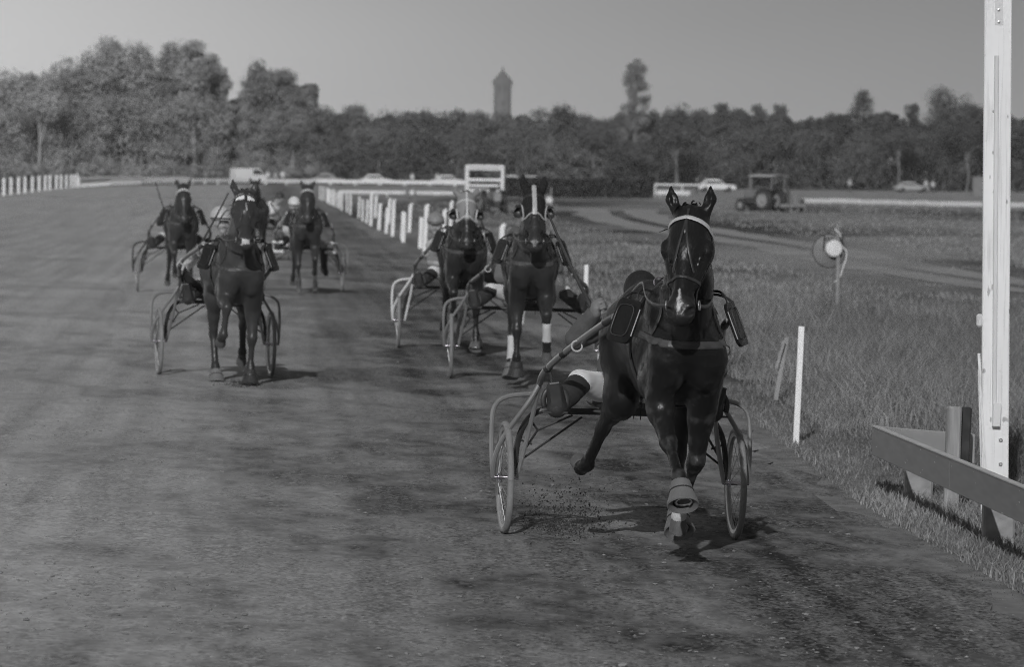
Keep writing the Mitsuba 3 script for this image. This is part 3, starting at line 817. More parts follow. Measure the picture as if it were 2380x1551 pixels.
def make_crowd():
    car(578, 410, 735, 0.5, M_CARLIGHT, "pale van parked at the bend behind the second horse's head", 4.6, 2.0, "van")
    car(765, 412, 729, -0.3, M_CARMID, "grey car parked right of the slim tree trunk at the bend", 4.2, 1.45)
    car(875, 414, 729, 0.25, M_CARLIGHT, "pale car parked side-on left of centre at the foot of the wood")
    car(1043, 414, 729, 0.35, M_CARLIGHT, "pale grey car parked just left of the white frame", 4.2, 1.45)
    car(1240, 420, 738, 0.1, M_CARMID, "grey car roof showing over the left end of the hedge", 4.4, 1.5)
    car(1196, 418, 738, 0.05, M_CARMID, "grey car half hidden between the white frame and the hedge", 4.2, 1.5)
    car(1664, 432, 640, 0.15, M_CARLIGHT, "pale car parked beyond the hedge above the leading horse's ear", 4.4, 1.45)
    car(2118, 447, 700, 0.2, M_CARMID, "dark low car under the trees right of the tractor", 4.2, 1.35)
    for u, v, Y, h, t, l in [(622, 408, 733, 1.75, 0.6, "spectator in a white shirt right of the pale van"), (640, 408, 735, 1.65, 0.4, "spectator in grey standing second from the pale van"),
                             (657, 408, 734, 1.8, 0.62, "spectator in white standing third from the pale van"), (958, 416, 734, 1.7, 0.6, "spectator in white between the two pale cars"),
                             (1016, 414, 735, 1.75, 0.5, "spectator beside the pale grey car left of the frame"), (1620, 440, 560, 1.7, 0.05, "dark figure standing at the rail beyond the hedge"),
                             (2152, 445, 690, 1.7, 0.45, "spectator in pale clothes right of the dark low car"), (2168, 446, 690, 1.6, 0.5, "seated-height spectator in white left of the shed"), (1975, 432, 700, 1.7, 0.4, "lone pale spectator under the trees right of the tractor")]:
        bystander(u, v, Y, h, t, l)
    a = at(2277, 430, 600)
    put("grey_shed__wall", box((a[0], 600, 1.0), (1.5, 1.5, 2.0)), M_TRACTOR)
    put("grey_shed__roof", box((a[0], 600, 2.05), (1.7, 1.7, 0.12)), M_TRACTOR)
    tag("grey_shed", "plain grey hut at the foot of the trees left of the white post", "hut")


make_crowd()


# ------------------------------------------------------------------ tractors, white frame, loudspeakers
def tyre_mesh(c, r, w, axis):
    p = [(r * .62, -w / 2), (r * .9, -w / 2), (r, -w * .35), (r, w * .35), (r * .9, w / 2), (r * .62, w / 2), (r * .62, -w / 2)]
    mb = MB().put(*lathe(p, c, axis, 28))
    ax = np.asarray(axis, float); q = np.cross(ax, [0, 0, 1.0]); q /= np.linalg.norm(q)
    for i in range(18):
        th = 2 * np.pi * i / 18; d = math.cos(th) * q + math.sin(th) * np.array([0, 0, 1.0]); tg = np.cross(ax, d)
        for sd in (-1, 1):
            o = np.asarray(c) + d * (r + .015) + ax * sd * w * .22 + tg * sd * 0.03
            mb.put(*box(o, (w * .42, .06, .05), R=np.stack([ax, tg, d], 1)))
    return mb.mesh()


def tractor(P, yaw, s, key, label, canopy=True):
    c, sn = math.cos(yaw), math.sin(yaw)
    M = np.array([[c, -sn, 0], [sn, c, 0], [0, 0, 1]]) * s
    def W(vf):
        if not isinstance(vf, tuple): vf = (np.array(vf.vertices), np.array(vf.faces))
        return vf[0] @ M.T + P, vf[1]
    for sy in (-1, 1):
        w = part(key, "rear_wheel", W(tyre_mesh((0, sy * .62, .68), .68, .36, (0, 1, 0))), M_DARKRUB)
        put(fresh_part(w + "__hub"), W(lathe([(0, -.1), (.3, -.12), (.42, -.17), (.42, .17), (.3, .12), (.16, .13), (.12, .2), (0, .2)], (0, sy * .62, .68), (0, sy, 0), 20)), M_FADEDMETAL)
        part(key, "mudguard", W(beam((-.5, sy * .62, 1.42), (.55, sy * .62, 1.45), .42, .05, bev=.02)), M_TRACTOR)
        w = part(key, "front_wheel", W(tyre_mesh((1.85, sy * .58, .36), .36, .2, (0, 1, 0))), M_DARKRUB)
        put(fresh_part(w + "__hub"), W(lathe([(0, -.08), (.2, -.1), (.2, .1), (0, .1)], (1.85, sy * .58, .36), (0, 1, 0), 16)), M_FADEDMETAL)
    put(key + "__bonnet", W(box((1.25, 0, 1.05), (1.5, .56, .6), bev=.09)), M_TRACTOR)
    put(key + "__grille", W(box((2.02, 0, 1.0), (.06, .46, .5), bev=.02)), M_FADEDMETAL)
    put(key + "__chassis", W(box((.9, 0, .62), (2.2, .4, .35), bev=.04)), M_HORNDARK)
    put(key + "__rear_axle", W(tube([(0, -.6, .68), (0, .6, .68)], .12, 10)), M_HORNDARK)
    put(key + "__front_axle", W(tube([(1.85, -.55, .4), (1.85, .55, .4)], .06, 8)), M_HORNDARK)
    put(key + "__exhaust", W(tube([(1.3, .2, 1.3), (1.3, .2, 2.0)], .04, 8)), M_HORNDARK)
    put(key + "__seat", W(box((-.05, 0, 1.25), (.45, .45, .12), bev=.04)), M_HORNDARK)
    put(key + "__seat_001", W(box((-.28, 0, 1.45), (.1, .45, .4), bev=.04)), M_HORNDARK)
    put(key + "__steering_wheel", W(torus((.45, 0, 1.5), (-.4, 0, 1), .2, .02)), M_HORNDARK)
    if canopy:
        rf = MB()
        for i in range(9):
            t = -1 + 2 * i / 8
            rf.put(*beam((-.75, t * .72, 2.22 - .1 * t * t), (1.15, t * .72, 2.22 - .1 * t * t), .2, .035))
        put(key + "__canopy", W(rf.mesh()), M_BOARDIN)
        for x in (-.6, 1.0):
            for sy in (-.6, .6): part(key, "canopy_post", W(tube([(x, sy, 1.3), (x, sy, 2.15)], .03, 7)), M_FADEDMETAL)
    tag(key, label, "tractor")


def make_vehicles():
    for j, (u, vt, w) in enumerate([(1832, 432, .22), (1848, 452, .3), (1863, 462, .25), (1822, 455, .2)]):
        t = at(u, vt, 336.5)
        part('field_machine', ['mast', 'hopper', 'frame', 'strut'][j], beam((t[0], 336.5 + .2 * j, 0.02), (t[0] + .05 * j, 336.5 + .2 * j, t[2]), w, w * .8, up=(0, 1, 0), bev=.03), M_HORNDARK if j != 1 else M_TRACTOR)
    a_, b_ = at(1812, 478, 336.2), at(1872, 478, 336.2)
    part('field_machine', 'beam', beam(a_, b_, .18, .2, bev=.02), M_TRACTOR)
    tag('field_machine', 'dark upright farm implement standing close behind the side-on tractor', 'implement')
    p = at(1790, 492, 337); tractor(np.array([p[0], 337, 0]), math.pi - 0.75, 0.98, "tractor", "old tractor with a canopy roof standing side-on on the infield")
    p = at(1145, 490, 299); tractor(np.array([p[0], 303, 0]), -math.pi / 2 + 0.15, 0.82, "tractor_001", "tractor facing the camera in front of the white frame", False)
    mb = MB(); x0 = at(1876, 490, 337)[0]; x1 = at(1948, 490, 337)[0]
    for k in range(3): mb.put(*beam((x0, 336.6 + .5 * k, .32), (x1, 336.6 + .5 * k, .3), .06, .06))
    for k in range(4): x = x0 + (x1 - x0) * k / 3; mb.put(*beam((x, 336.5, .34), (x, 337.7, .34), .06, .06))
    put("drag_harrow__frame", mb.mesh(), M_HORNDARK)
    mb = MB()
    for k in range(12):
        for j in range(3): mb.put(*beam((x0 + (x1 - x0) * k / 11, 336.6 + .5 * j, .3), (x0 + (x1 - x0) * k / 11 + .05, 336.6 + .5 * j, .0), .03, .03, up=(0, 1, 0)))
    put("drag_harrow__tines", mb.mesh(), M_HORNDARK, kind="stuff")
    tag("drag_harrow", "dark spiked harrow lying on the grass right of the side-on tractor", "harrow")
    # white frame
    Y = 306.0; s = Y / F_PX; zz = lambda v: CAM[2] + (391.2 - v) * s
    xl, xr = at(1085, 440, Y)[0], at(1168, 440, Y)[0]
    part("white_gantry", "post", beam((xl, Y, 0), (xl, Y, zz(384)), .2, .14, up=(0, 1, 0), bev=.04), M_WHITE)
    part("white_gantry", "post", beam((xr, Y, 0), (xr, Y, zz(384)), .18, .14, up=(0, 1, 0), bev=.04), M_WHITE)
    for v, h, y in [(386, .14, 0), (393.5, .10, .04), (418, .16, 0), (431, .13, .02), (443, .13, .02)]:
        part("white_gantry", "crossbar", beam((xl, Y - .08 + y, zz(v)), (xr, Y - .08 + y, zz(v)), .1, h, bev=.02), M_WHITE)
    for k, (a, b, v) in enumerate([(.05, .32, 389), (.36, .62, 389), (.66, .95, 389)]):
        part("white_gantry", "infill_board", box((xl + (xr - xl) * (a + b) / 2, Y + .02, zz(v)), ((xr - xl) * (b - a), .03, .1)), M_DULLWHITE)
    tag("white_gantry", "tall white rectangular frame with crossbars on the far infield", "frame")


make_vehicles()


def loudspeaker(u, vbase, vtop, Y, ub, vb, label, near=False):
    key = fresh("loudspeaker")
    b = at(u, vbase, Y); b[2] = 0; t = at(u, vtop, Y)
    c = at(ub, vb, Y)
    seg = [b + [0, 0, -.2], b + (t - b) * .5 + [0.004, 0, 0], t]
    put(key + "__stake", tube(np.array(seg), 0.030, 6), M_TIMBER, label="thin weathered wooden stake")
    ax = np.array([0.10, -1.0, 0.12]); ax /= np.linalg.norm(ax)
    c = c + np.array([-0.05, 0.10, 0])
    prof = [(.045, .17), (.06, .16), (.075, .10), (.12, .04), (.19, .0), (.245, -.045), (.262, -.06), (.262, -.07), (.24, -.055), (.18, -.012), (.11, .028), (.03, .06), (0, .06)]
    # bell opens away from the camera-side stake, the driver unit sits at its centre
    put(key + "__bell", lathe(prof, c, ax, 36), M_HORN, smooth=40)
    d = c + ax * 0.12 + np.array([0.045, 0, 0.02])
    put(key + "__rim", torus(c - ax * .066, ax, .262, .012, 40, 8), M_HORNDARK, smooth=True)
    put(key + "__driver_unit", lathe([(0, -.06), (.115, -.06), (.135, -.04), (.135, .03), (.115, .05), (0, .055)], d, ax, 28), M_DULLWHITE, smooth=40)
    mb = MB()
    for sx in (-.145, .145): mb.put(*tube([c + [sx + .04, -.06, -.02], c + [sx + .05, -.08, .26]], .012, 6))
    mb.put(*tube([c + [-.105, -.07, .2], c + [.05, -.10, .205]], .010, 6))
    put(key + "__bracket", mb.mesh(), M_HORNDARK)
    if near:
        k = t - [0, 0, .13]
        put(key + "__rope", tube(spline([k + [-.04, -.035, .05], k + [0, -.05, .0], k + [.035, -.04, -.03], k + [.05, -.03, -.07]], 10), .011, 6), M_DULLWHITE)
        e = c + np.array([.25, -.06, -.03])
        put(key + "__cable", tube(spline([d + [.1, 0, -.02], e + [-.02, 0, .07], e + [.01, 0, -.02], e + [-.03, 0, -.2], e + [-.09, 0, -.38], c + [.09, -.05, -.49]], 24), .012, 6), M_DULLWHITE)
    tag(key, label, "loudspeaker")


loudspeaker(1947, 760, 520, 90, 1937, 583, "round horn loudspeaker on a stake with a hanging pale cable, nearest in the grass", True)
loudspeaker(1281, 520, 436, 222, 1276, 467, "round horn loudspeaker right of the dark-hooded horse's head")
loudspeaker(961, 500, 433, 285, 957, 449, "small round loudspeaker left of the patterned-hood horse near the low rail")


def make_small_marker():
    p = at(2030, 745, 88); t = at(2030, 716, 88)
    put("wire_marker__rod", tube([[p[0], 88, 0], [t[0], 88, t[2]]], .008, 6), M_HORNDARK)
    put("wire_marker__box", box((t[0], 88, t[2] - .03), (.06, .06, .10), bev=.01), M_HORNDARK)
    tag("wire_marker", "tiny black box on a thin rod in the grass right of the nearest loudspeaker", "marker")


make_small_marker()


# ------------------------------------------------------------------ finish post and barrier at the right
def make_finish_post():
    Y = 39.0; k = "finish_post"
    b, t = at(2310.5, 1240, Y), at(2320, -60, Y)
    b[2] = -0.1
    d = (t - b); d /= np.linalg.norm(d)
    def S(f): return b + d * f
    L = np.linalg.norm(t - b)
    put(k + "__board", beam(b, t, 0.188, 0.06, up=(0, 1, 0), bev=.006), M_WHITE)
    a0, a1 = at(2311, 985, Y - .06), at(2316.5, 128, Y - .06)
    dd = (a1 - a0) / np.linalg.norm(a1 - a0)
    put(k + "__batten", beam(a0, a1, .030, .035, up=(0, 1, 0), bev=.004), M_DULLWHITE)
    put(k + "__batten_foot", beam(a0 - dd * .02 + [.012, -.012, 0], a0 + dd * .14 + [.018, -.012, 0], .055, .05, up=(0, 1, 0), bev=.004), M_DULLWHITE)
    for u, v in [(2326, 1024), (2325.5, 1080), (2309, 258), (2310, 446)]:
        c = at(u, v, Y - .035); r = .014 if v > 900 else .008
        part(k, "bolt", lathe([(0, -.006), (r, -.006), (r, .006), (r * .5, .012), (0, .012)], c, (0, -1, 0), 10), M_STEEL)
    c0, c1 = at(2322, 57, Y - .036), at(2322, -40, Y - .036)
    pl = part(k, "metal_plate", beam(c0, c1, .055, .006, up=(0, 1, 0)), M_DULLWHITE)
    for v in (22, 50):
        put(fresh_part(pl + "__screw"), lathe([(0, -.004), (.010, -.004), (.010, .004), (0, .006)], at(2321.5, v, Y - .045), (0, -1, 0), 10), M_STEEL)
    put(k + "__side_bracket", beam(at(2277, 760, Y), at(2277, 730, Y), .045, .06, up=(0, 1, 0), bev=.012), M_DULLWHITE)
    put(k + "__stay", tube([at(2275, 822, Y + .02), at(2281, 930, Y - .02), at(2291, 1108, Y - .1)], .011, 6), M_WHITE, label="thin white stay rod leaning on the left side of the post")
    put(k + "__stay_001", tube([at(2276, 860, Y + .06), at(2279, 960, Y + .04), at(2282, 1105, Y)], .012, 6), M_DULLWHITE)
    tag(k, "tall white finish post with a narrow batten at the right edge", "post")


def make_barrier():
    k = "arrow_barrier"
    tip = at(2032, 1026, 41.65); end = at(2425, 1190, 32.9); back = at(2262, 1046, 40.6)
    top = 0.49; h = 0.21
    tip[2] = end[2] = back[2] = top - h / 2
    end[2] += .0
    j = tip + (end - tip) * .52
    part(k, "front_board", beam(tip, j, .035, h, bev=.004), M_BOARD)
    part(k, "front_board", beam(j + (end - j) * .004, end, .037, h, bev=.004), M_BOARD)
    b0 = tip + [0.022, 0.02, 0]
    put(k + "__back_board", beam(b0, back, .03, h, bev=.004), M_BOARDIN, label="pale inner face of the board running back to the post")
    cap = MB()
    cap.put(*beam(tip + [0, 0, h / 2 + .004], end + [0, 0, h / 2 + .004], .05, .008))
    put(k + "__edge_strip", cap.mesh(), M_BOARDIN)
    for u, v, Y in [(2128, 1162, 42.0), (2313, 1262, 37.2)]:
        p = on_ground(u, v)
        pp = np.array([p[0] + .02, p[1], 0])
        part(k, "leg", box((pp[0], pp[1] + .02, .14), (.20, .16, .40), bev=.015), M_CONCRETE)
    for u, v in [(2036, 1010), (2036, 1048), (2110, 1022)]:
        c = None
        part(k, "nail", ball(tip + [.012 + .05 * (u > 2100), -.021 - (.9 if u > 2100 else 0) * .9, .05 if v < 1030 else -.05], .006, 1), M_STEEL)
    tag(k, "low grey pointed barrier of two boards on pale legs at the grass edge", "barrier")
    # weathered post within the barrier, plus a dark beam painting its shaded right face
    p = at(2222, 1100, 40.0)
    put("timber_post__upright", beam((p[0] - .035, 40.0, -.1), at(2226, 946, 40.0) - [.025, 0, 0], .105, .12, up=(0, 1, 0), bev=.012), M_TIMBER)
    put("timber_post__dark_upright", beam((p[0] + .055, 40.06, .17), at(2243, 947, 40.06) + [.012, 0, 0], .07, .09, up=(0, 1, 0), bev=.01), M_DARKTIMBER, label="dark strip added for the shaded right face of the post")
    tag("timber_post", "weathered wooden post with its shaded right side painted dark standing inside the grey barrier", "post")


make_finish_post(); make_barrier()


def kicked_dirt(key, label, c, ext, n, seed):
    rng = np.random.default_rng(seed)
    ico = trimesh.creation.icosphere(subdivisions=0); iv, fi = np.array(ico.vertices), np.array(ico.faces)
    p = rng.standard_normal((n, 3)) * np.asarray(ext) + np.asarray(c)
    p[:, 2] = np.abs(p[:, 2] - .02) ** 1.15 + gz(p[:, 0], p[:, 1]) + .01
    r = .0016 + .005 * rng.random(n) ** 4
    v = iv[None] * (1 + .3 * rng.standard_normal((n, len(iv), 1))) * r[:, None, None] + p[:, None]
    put(key, (v.reshape(-1, 3), (fi[None] + (np.arange(n) * len(iv))[:, None, None]).reshape(-1, 3)), M_DARKCLOD, label=label, category="dirt", kind="stuff")


kicked_dirt("flying_dirt", "spray of dark dirt kicked up behind the leading horse's hooves", (.36, 36.2, .06), (.16, .6, .14), 2600, 61)
kicked_dirt("flying_dirt_001", "small burst of dirt under the second horse's front hoof", (-2.74, 57.6, .03), (.10, .2, .05), 700, 62)


# ------------------------------------------------------------------ trotting horses, sulkies, drivers
def placer(X, Y, yaw, lift=0.0):
    """local (x forward, y to the animal's left, z up) -> world; yaw turns the heading from straight at the camera towards image right"""
    f = np.array([math.sin(yaw), -math.cos(yaw), 0]); l = np.array([math.cos(yaw), math.sin(yaw), 0])
    def W(o):
        if isinstance(o, tuple): v, fc = o
        elif hasattr(o, "faces"): v, fc = np.array(o.vertices), np.array(o.faces)
        else: v, fc = np.atleast_2d(o), None
        w = np.array([X, Y, 0]) + v[:, :1] * f + v[:, 1:2] * l + v[:, 2:3] * np.array([0, 0, 1.0])
        w[:, 2] += gz(w[:, 0], w[:, 1]) + lift
        return w if fc is None else (w, fc)
    return W


def swing(a):
    """unit vector in the animal's plane, a degrees forward of straight down"""
    return np.array([math.sin(math.radians(a)), 0, -math.cos(math.radians(a))])


def fore_leg(s, forearm, cannon, pastern, out, hoofa=None):
    e = np.array([-0.02 + .13 * max(0, math.sin(math.radians(forearm))), s * 0.150, 0.92]); o = np.array([0, s * 1.0, 0])
    k = e + 0.405 * (swing(forearm) + o * out * .5); f = k + 0.285 * (swing(cannon) + o * out); p = f + 0.105 * (swing(pastern) + o * out)
    h = p + 0.085 * swing(pastern if hoofa is None else hoofa)
    return e, k, f, p, h


def hind_leg(s, thigh, gaskin, cannon, pastern, out, hoofa=None):
    e = np.array([-0.98, s * 0.13, 1.22]); o = np.array([0, s * 1.0, 0])
    st = e + 0.36 * (swing(thigh) + o * .12); k = st + 0.44 * (swing(gaskin) + o * out * .5); f = k + 0.345 * (swing(cannon) + o * out); p = f + 0.105 * (swing(pastern) + o * out)
    h = p + 0.085 * swing(pastern if hoofa is None else hoofa)
    return e, st, k, f, p, h


def horse(label, X, Y, yaw, lift, pose, hs=1.10, h=0.016, coat=0.03, head=(0, 0, 0), ears=0.0, dark_legs=0.6, blaze_and_glint=None, socks=(), hood=None, seed=0, brow=M_PIPING,
          bandages=(), boots=(), low=False, panels=True, strap=M_LEATHER, poll=(0.50, 2.0), poll_y=0.0, ear=.18, nose_up=0.0, mane_side=-1, brow_cloth=False):
    key = fresh("horse"); W = placer(X, Y, yaw, lift); rng = np.random.default_rng(seed)
    zlo = -0.1 - lift
    b = Body((-1.75, -0.62, zlo), (1.25, 0.62, 2.42), h)
    L = b.limb
    # trunk
    L((-0.12, 0, 1.20), (-0.75, 0, 1.21), .325, .325, .78, .08)
    L((0.16, 0, 1.20), (-0.1, 0, 1.2), .205, .30, .82, .08)
    L((0.26, 0, 1.24), (0.10, 0, 1.16), .16, .20, .85, .06)
    L((-0.85, 0, 1.27), (-1.08, 0, 1.25), .29, .24, .90, .08)
    L((-0.1, 0, 1.46), (-0.3, 0, 1.42), .10, .10, .7, .10)
    for s in (-1, 1):
        L((-0.95, s * .13, 1.22), (-1.12, s * .13, 1.08), .21, .17, .9, .06)
        L((-0.06, s * .135, 1.46), (0.24, s * .140, 1.16), .075, .105, .8, .04)      # shoulder blade
        L((0.25, s * .140, 1.16), (0.00, s * .150, 0.98), .095, .118, .85, .04)       # upper arm
        L((0.32, s * .080, 1.18), (0.26, s * .095, 1.03), .085, .085, .9, .03)        # breast muscle
        L((0.335, s * .135, 1.20), (0.31, s * .145, 1.10), .052, .05, 1, .022)        # point of shoulder
        b.limb((0.30, s * .205, 1.30), (0.30, s * .115, 1.00), .010, .012, 1, .03, cut=True)
        b.limb((0.20, s * .255, 1.14), (0.06, s * .235, 1.06), .012, .012, 1, .03, cut=True)
    b.limb((0.44, 0, 1.16), (0.36, 0, .90), .026, .030, 1, .03, cut=True)
    L((-0.02, 0, 1.04), (-0.5, 0, 0.98), .16, .15, 1.1, .08)                         # girth
    # neck
    px, pz = poll
    P = np.array([px, poll_y, pz])
    L((0.10, 0, 1.36), (0.26, 0, 1.60), .245, .19, .66, .09)
    L((0.26, 0, 1.60), P - [.02, 0, .06], .185, .115, .66, .07)
    L((0.22, 0, 1.28), (0.40, 0, 1.55), .14, .11, .75, .06)
    L((0.40, 0, 1.55), P + [.06, 0, -.20], .105, .085, .85, .05)                     # windpipe and throat
    # head frame: u down the face, w out of the forehead, v to the left
    hy, hr, hp = (math.radians(q) for q in head)
    a = math.radians(66 - nose_up) + hp
    u = np.array([math.cos(a) * math.cos(hy), math.cos(a) * math.sin(hy), -math.sin(a)])
    v = np.array([-math.sin(hy), math.cos(hy), 0])
    w = np.cross(u, v) * -1
    if w[0] < 0: w = -w
    v, w = v * math.cos(hr) + w * math.sin(hr), w * math.cos(hr) - v * math.sin(hr)
    Hd = lambda q: P + hs * (q[0] * u + 1.1 * q[1] * v + q[2] * w)
    def HL(p, q, ra, rb, sy=1.0, k=.025, cut=False): b.limb(Hd(p), Hd(q), ra * hs, rb * hs, sy * 1.08, k, cut)
    HL((.02, 0, -.01), (.17, 0, 0), .088, .098, .98, .05)
    HL((.10, 0, .03), (.22, 0, .035), .075, .075, 1.05, .04)
    for s in (-1, 1):
        HL((.12, s * .052, -.10), (.28, s * .040, -.07), .082, .052, .62, .04)
        HL((.19, s * .088, .024), (.215, s * .090, .02), .035, .031, 1, .02)
        HL((.23, s * .085, -.01), (.40, s * .050, .0), .024, .020, 1, .03)
        HL((.545, s * .038, .012), (.575, s * .040, .0), .030, .026, 1, .02)
    HL((.2, 0, .0), (.46, 0, -.012), .088, .052, .86, .04)
    HL((.25, 0, .052), (.52, 0, .022), .032, .028, 1.1, .03)
    HL((.50, 0, -.015), (.575, 0, -.022), .058, .052, 1.05, .03)
    HL((.53, 0, -.065), (.56, 0, -.07), .036, .030, 1.2, .02)
    for s in (-1, 1):
        HL((.588, s * .044, .026), (.560, s * .056, .012), .019, .014, 1, .010, cut=True)
        HL((.60, s * .02, -.052), (.52, s * .07, -.050), .006, .006, 1, .012, cut=True)
        eb = Hd((-.025, s * .066, .015)); et = P + np.array([-.04 - ears * .10, 0, .0]) + v * s * (.118 + ears * .03) + np.array([0, 0, 1]) * (ear - ears * .09)
        em = eb * .5 + et * .5 + v * s * .012
        sd = (et - eb) / np.linalg.norm(et - eb)
        b.limb(eb, em, .030, .036, 1, .02); b.limb(em, et, .036, .006, 1, .012)
        fr = np.cross(v * s, sd) * s
        if fr[0] < 0: fr = -fr
        b.limb(eb + sd * .05 + fr * .034, et - sd * .05 + fr * .024, .018, .010, 1, .010, cut=True)
    # legs
    legs, feet = {}, []
    for s, nm in ((-1, "RF"), (1, "LF")):
        e, k, f, p, hf = fore_leg(s, *pose[nm]); legs[nm] = (e, k, f, p, hf)
        L((0.27, s * .135, 1.12), e * .75 + k * .25 + [.02, 0, 0], .100, .090, .9, .035); L(e + [0.03, 0, .07], e * .6 + k * .4, .105, .080, .88, .04); L(e * .6 + k * .4, k, .084, .050, .9, .03)
        L(k + [.006, 0, 0], k + (f - k) * .12, .056, .048, .95, .025); L(k, f, .038, .034, .9, .03); L(f, f + (p - f) * .3, .046, .042, .95, .025); L(f, p, .038, .040, 1, .02)
        feet.append((nm, f, p, hf))
    for s, nm in ((-1, "RH"), (1, "LH")):
        e, st, k, f, p, hf = hind_leg(s, *pose[nm]); legs[nm] = (e, st, k, f, p, hf)
        L(e, st, .20, .145, .72, .06); L(st, st * .5 + k * .5, .125, .078, .75, .05); L(st * .5 + k * .5, k, .075, .050, .85, .03)
        L(k + swing(-60) * .035, k + swing(-120) * .045, .038, .026, .9, .03); L(k, f, .042, .036, .9, .03); L(f, f + (p - f) * .3, .047, .042, .95, .025); L(f, p, .038, .040, 1, .02)
        feet.append((nm, f, p, hf))
    for nm, f, p, hf in feet:
        ax = (hf - p) / np.linalg.norm(hf - p)
        L(p, p + ax * .02, .044, .046, 1, .012)
    b.rough(.0045, 7.0, seed)
    if h < .012:
        b.rough(.0016, 24.0, seed + 1)
        for s in (-1, 1):      # veins and folds
            for chain in (([.36, .05, 1.22], [.38, .075, 1.10], [.33, .10, .98]), ([.30, .17, 1.18], [.30, .185, 1.08], [.26, .19, 1.0])):
                q = b.snap(np.array(chain) * [1, s, 1], -.001)
                for i_ in range(2): L(q[i_], q[i_ + 1], .006, .006, 1, .008)
            for (u0, v0), (u1, v1) in (((.24, .07), (.36, .055)), ((.36, .055), (.46, .04))):
                p0, p1 = b.hit(Hd((u0, 0, -.02)), np.array([w * .8 + v * s * 1.0]), .4, -.001)[0], b.hit(Hd((u1, 0, -.02)), np.array([w * .8 + v * s * 1.0]), .4, -.001)[0]
                L(p0, p1, .006, .005, 1, .008)
            for z_ in (1.34, 1.39, 1.44):
                q = b.snap(np.array([[.30, s * .02, z_], [.24, s * .12, z_ + .03]]), 0)
                b.limb(q[0], q[1], .006, .005, 1, .012, cut=True)
    vtx, fc = b.mesh()
    # coat: markings, plus a highlight painted on the leading forehead
    q = vtx - P
    cu, cv, cw = q @ u / hs, q @ v / hs, q @ w / hs
    tone = coat * (0.8 + 0.5 * meshkit.fbm(vtx * 3.1, 3, seed))
    low_leg = np.clip((0.62 - vtx[:, 2]) / .25, 0, 1) * (dark_legs)
    tone = tone * (1 - .5 * low_leg)
    muz = (cu > .50) & (np.abs(cv) < .12) & (np.abs(cw) < .14)
    tone = np.where(muz, tone * .7 + .012, tone)
    if blaze_and_glint:
        for (u0, u1, wd0, wd1, off) in blaze_and_glint:
            t = np.clip((cu - u0) / (u1 - u0), 0, 1)
            edge_ = .006 * (meshkit.noise(vtx * 90, 4) - .5)
            m = (cu > u0) & (cu < u1) & (np.abs(cv - off) < wd0 + (wd1 - wd0) * t + edge_) & (cw > .0)
            tone = np.where(m, .42, tone)
    for nm, f, p, hf in feet:
        ax = (hf - p) / np.linalg.norm(hf - p); d = (vtx - p) @ ax; r = np.linalg.norm(vtx - p - d[:, None] * ax, axis=1)
        near = (r < .12) & (d > -.02) & (d < .16)
        tone = np.where(near & (d > .012), .10, tone)
        if nm in socks:
            fx = (p - f) / np.linalg.norm(p - f); d2 = (vtx - f) @ fx; r2 = np.linalg.norm(vtx - f - d2[:, None] * fx, axis=1)
            m = (r2 < .09) & (d2 > -.02 + .02 * meshkit.noise(vtx * 40, 2)) & (d2 < .16) & ~(near & (d > .012))
            tone = np.where(m, .46, tone)
    if h < .012:      # dried dirt splashed over breast and legs
        dust = np.clip((meshkit.fbm(vtx * 17, 3, 8) - .52) * 5, 0, 1) * np.clip((1.15 - vtx[:, 2]) / .35, 0, 1) * (vtx[:, 0] > -.2)
        tone = tone + .035 * dust
    put(key + "__body", W((vtx, fc)), M_COAT, smooth=True, color=tone)
    # eyes
    for s in (-1, 1):
        part(key, "eye", W(ball(Hd((.212, s * .098, .028)), .019, 2)), M_EYE, smooth=True)
    ang = lambda deg: np.cos(np.radians(deg))[:, None] * w[None] + np.sin(np.radians(deg))[:, None] * v[None]
    def ring(uu, a0, a1, n, off=.004, w0=-.02, tilt=0.0):
        th = np.linspace(a0, a1, n); d = ang(th) + tilt * u * (1 - np.abs(np.sin(np.radians(th))))[:, None]
        return b.hit(Hd((uu, 0, w0)), d, .4, off)
    def strapm(pts, wd, th=.35, n=None):
        pts = np.asarray(pts); pts = spline(pts, n) if n else pts
        return W(tube(pts, wd / 2, 8, flat=th, nrm=b.normal(pts)))
    N = 26
    # bridle
    put(key + "__browband", strapm(ring(.085, -98, 98, N, .006, tilt=-.15), .034 if not low else .045), brow)
    if hood is None or not hood.get("cover_nose", False):
        put(key + "__noseband", strapm(ring(.40, -180, 180, 34, .004), .020), strap)
    for s in (-1, 1):
        ck = np.vstack([ring(uu, s * aa, s * aa, 1, .005) for uu, aa in ((.07, 92), (.16, 97), (.28, 98), (.40, 95), (.50, 96))])
        part(key, "cheek_strap", strapm(ck, .020, n=16), strap)
        bit = ring(.505, s * 98, s * 98, 1, .016)[0]
        part(key, "bit_ring", W(torus(bit + v * s * .004, v, .026, .0045, 20, 6)), M_TUBE)
    if not low:
        fk = [ring(uu, 0, 0, 1, .005)[0] for uu in (-.02, .05, .10)]
        ov = np.vstack([np.vstack(fk), [ring(.2, s_, s_, 1, .005)[0] for s_ in (2,)]])
        part(key, "face_strap", strapm(np.vstack([ring(.36, -40, -40, 1, .005), ring(.22, -8, -8, 1, .005), ring(.09, 0, 0, 1, .006), ring(0, 0, 0, 1, .006)]), .014, n=14), strap)
        part(key, "face_strap", strapm(np.vstack([ring(.36, 40, 40, 1, .005), ring(.22, 8, 8, 1, .005), ring(.09, 1, 1, 1, .006)]), .014, n=12), strap)
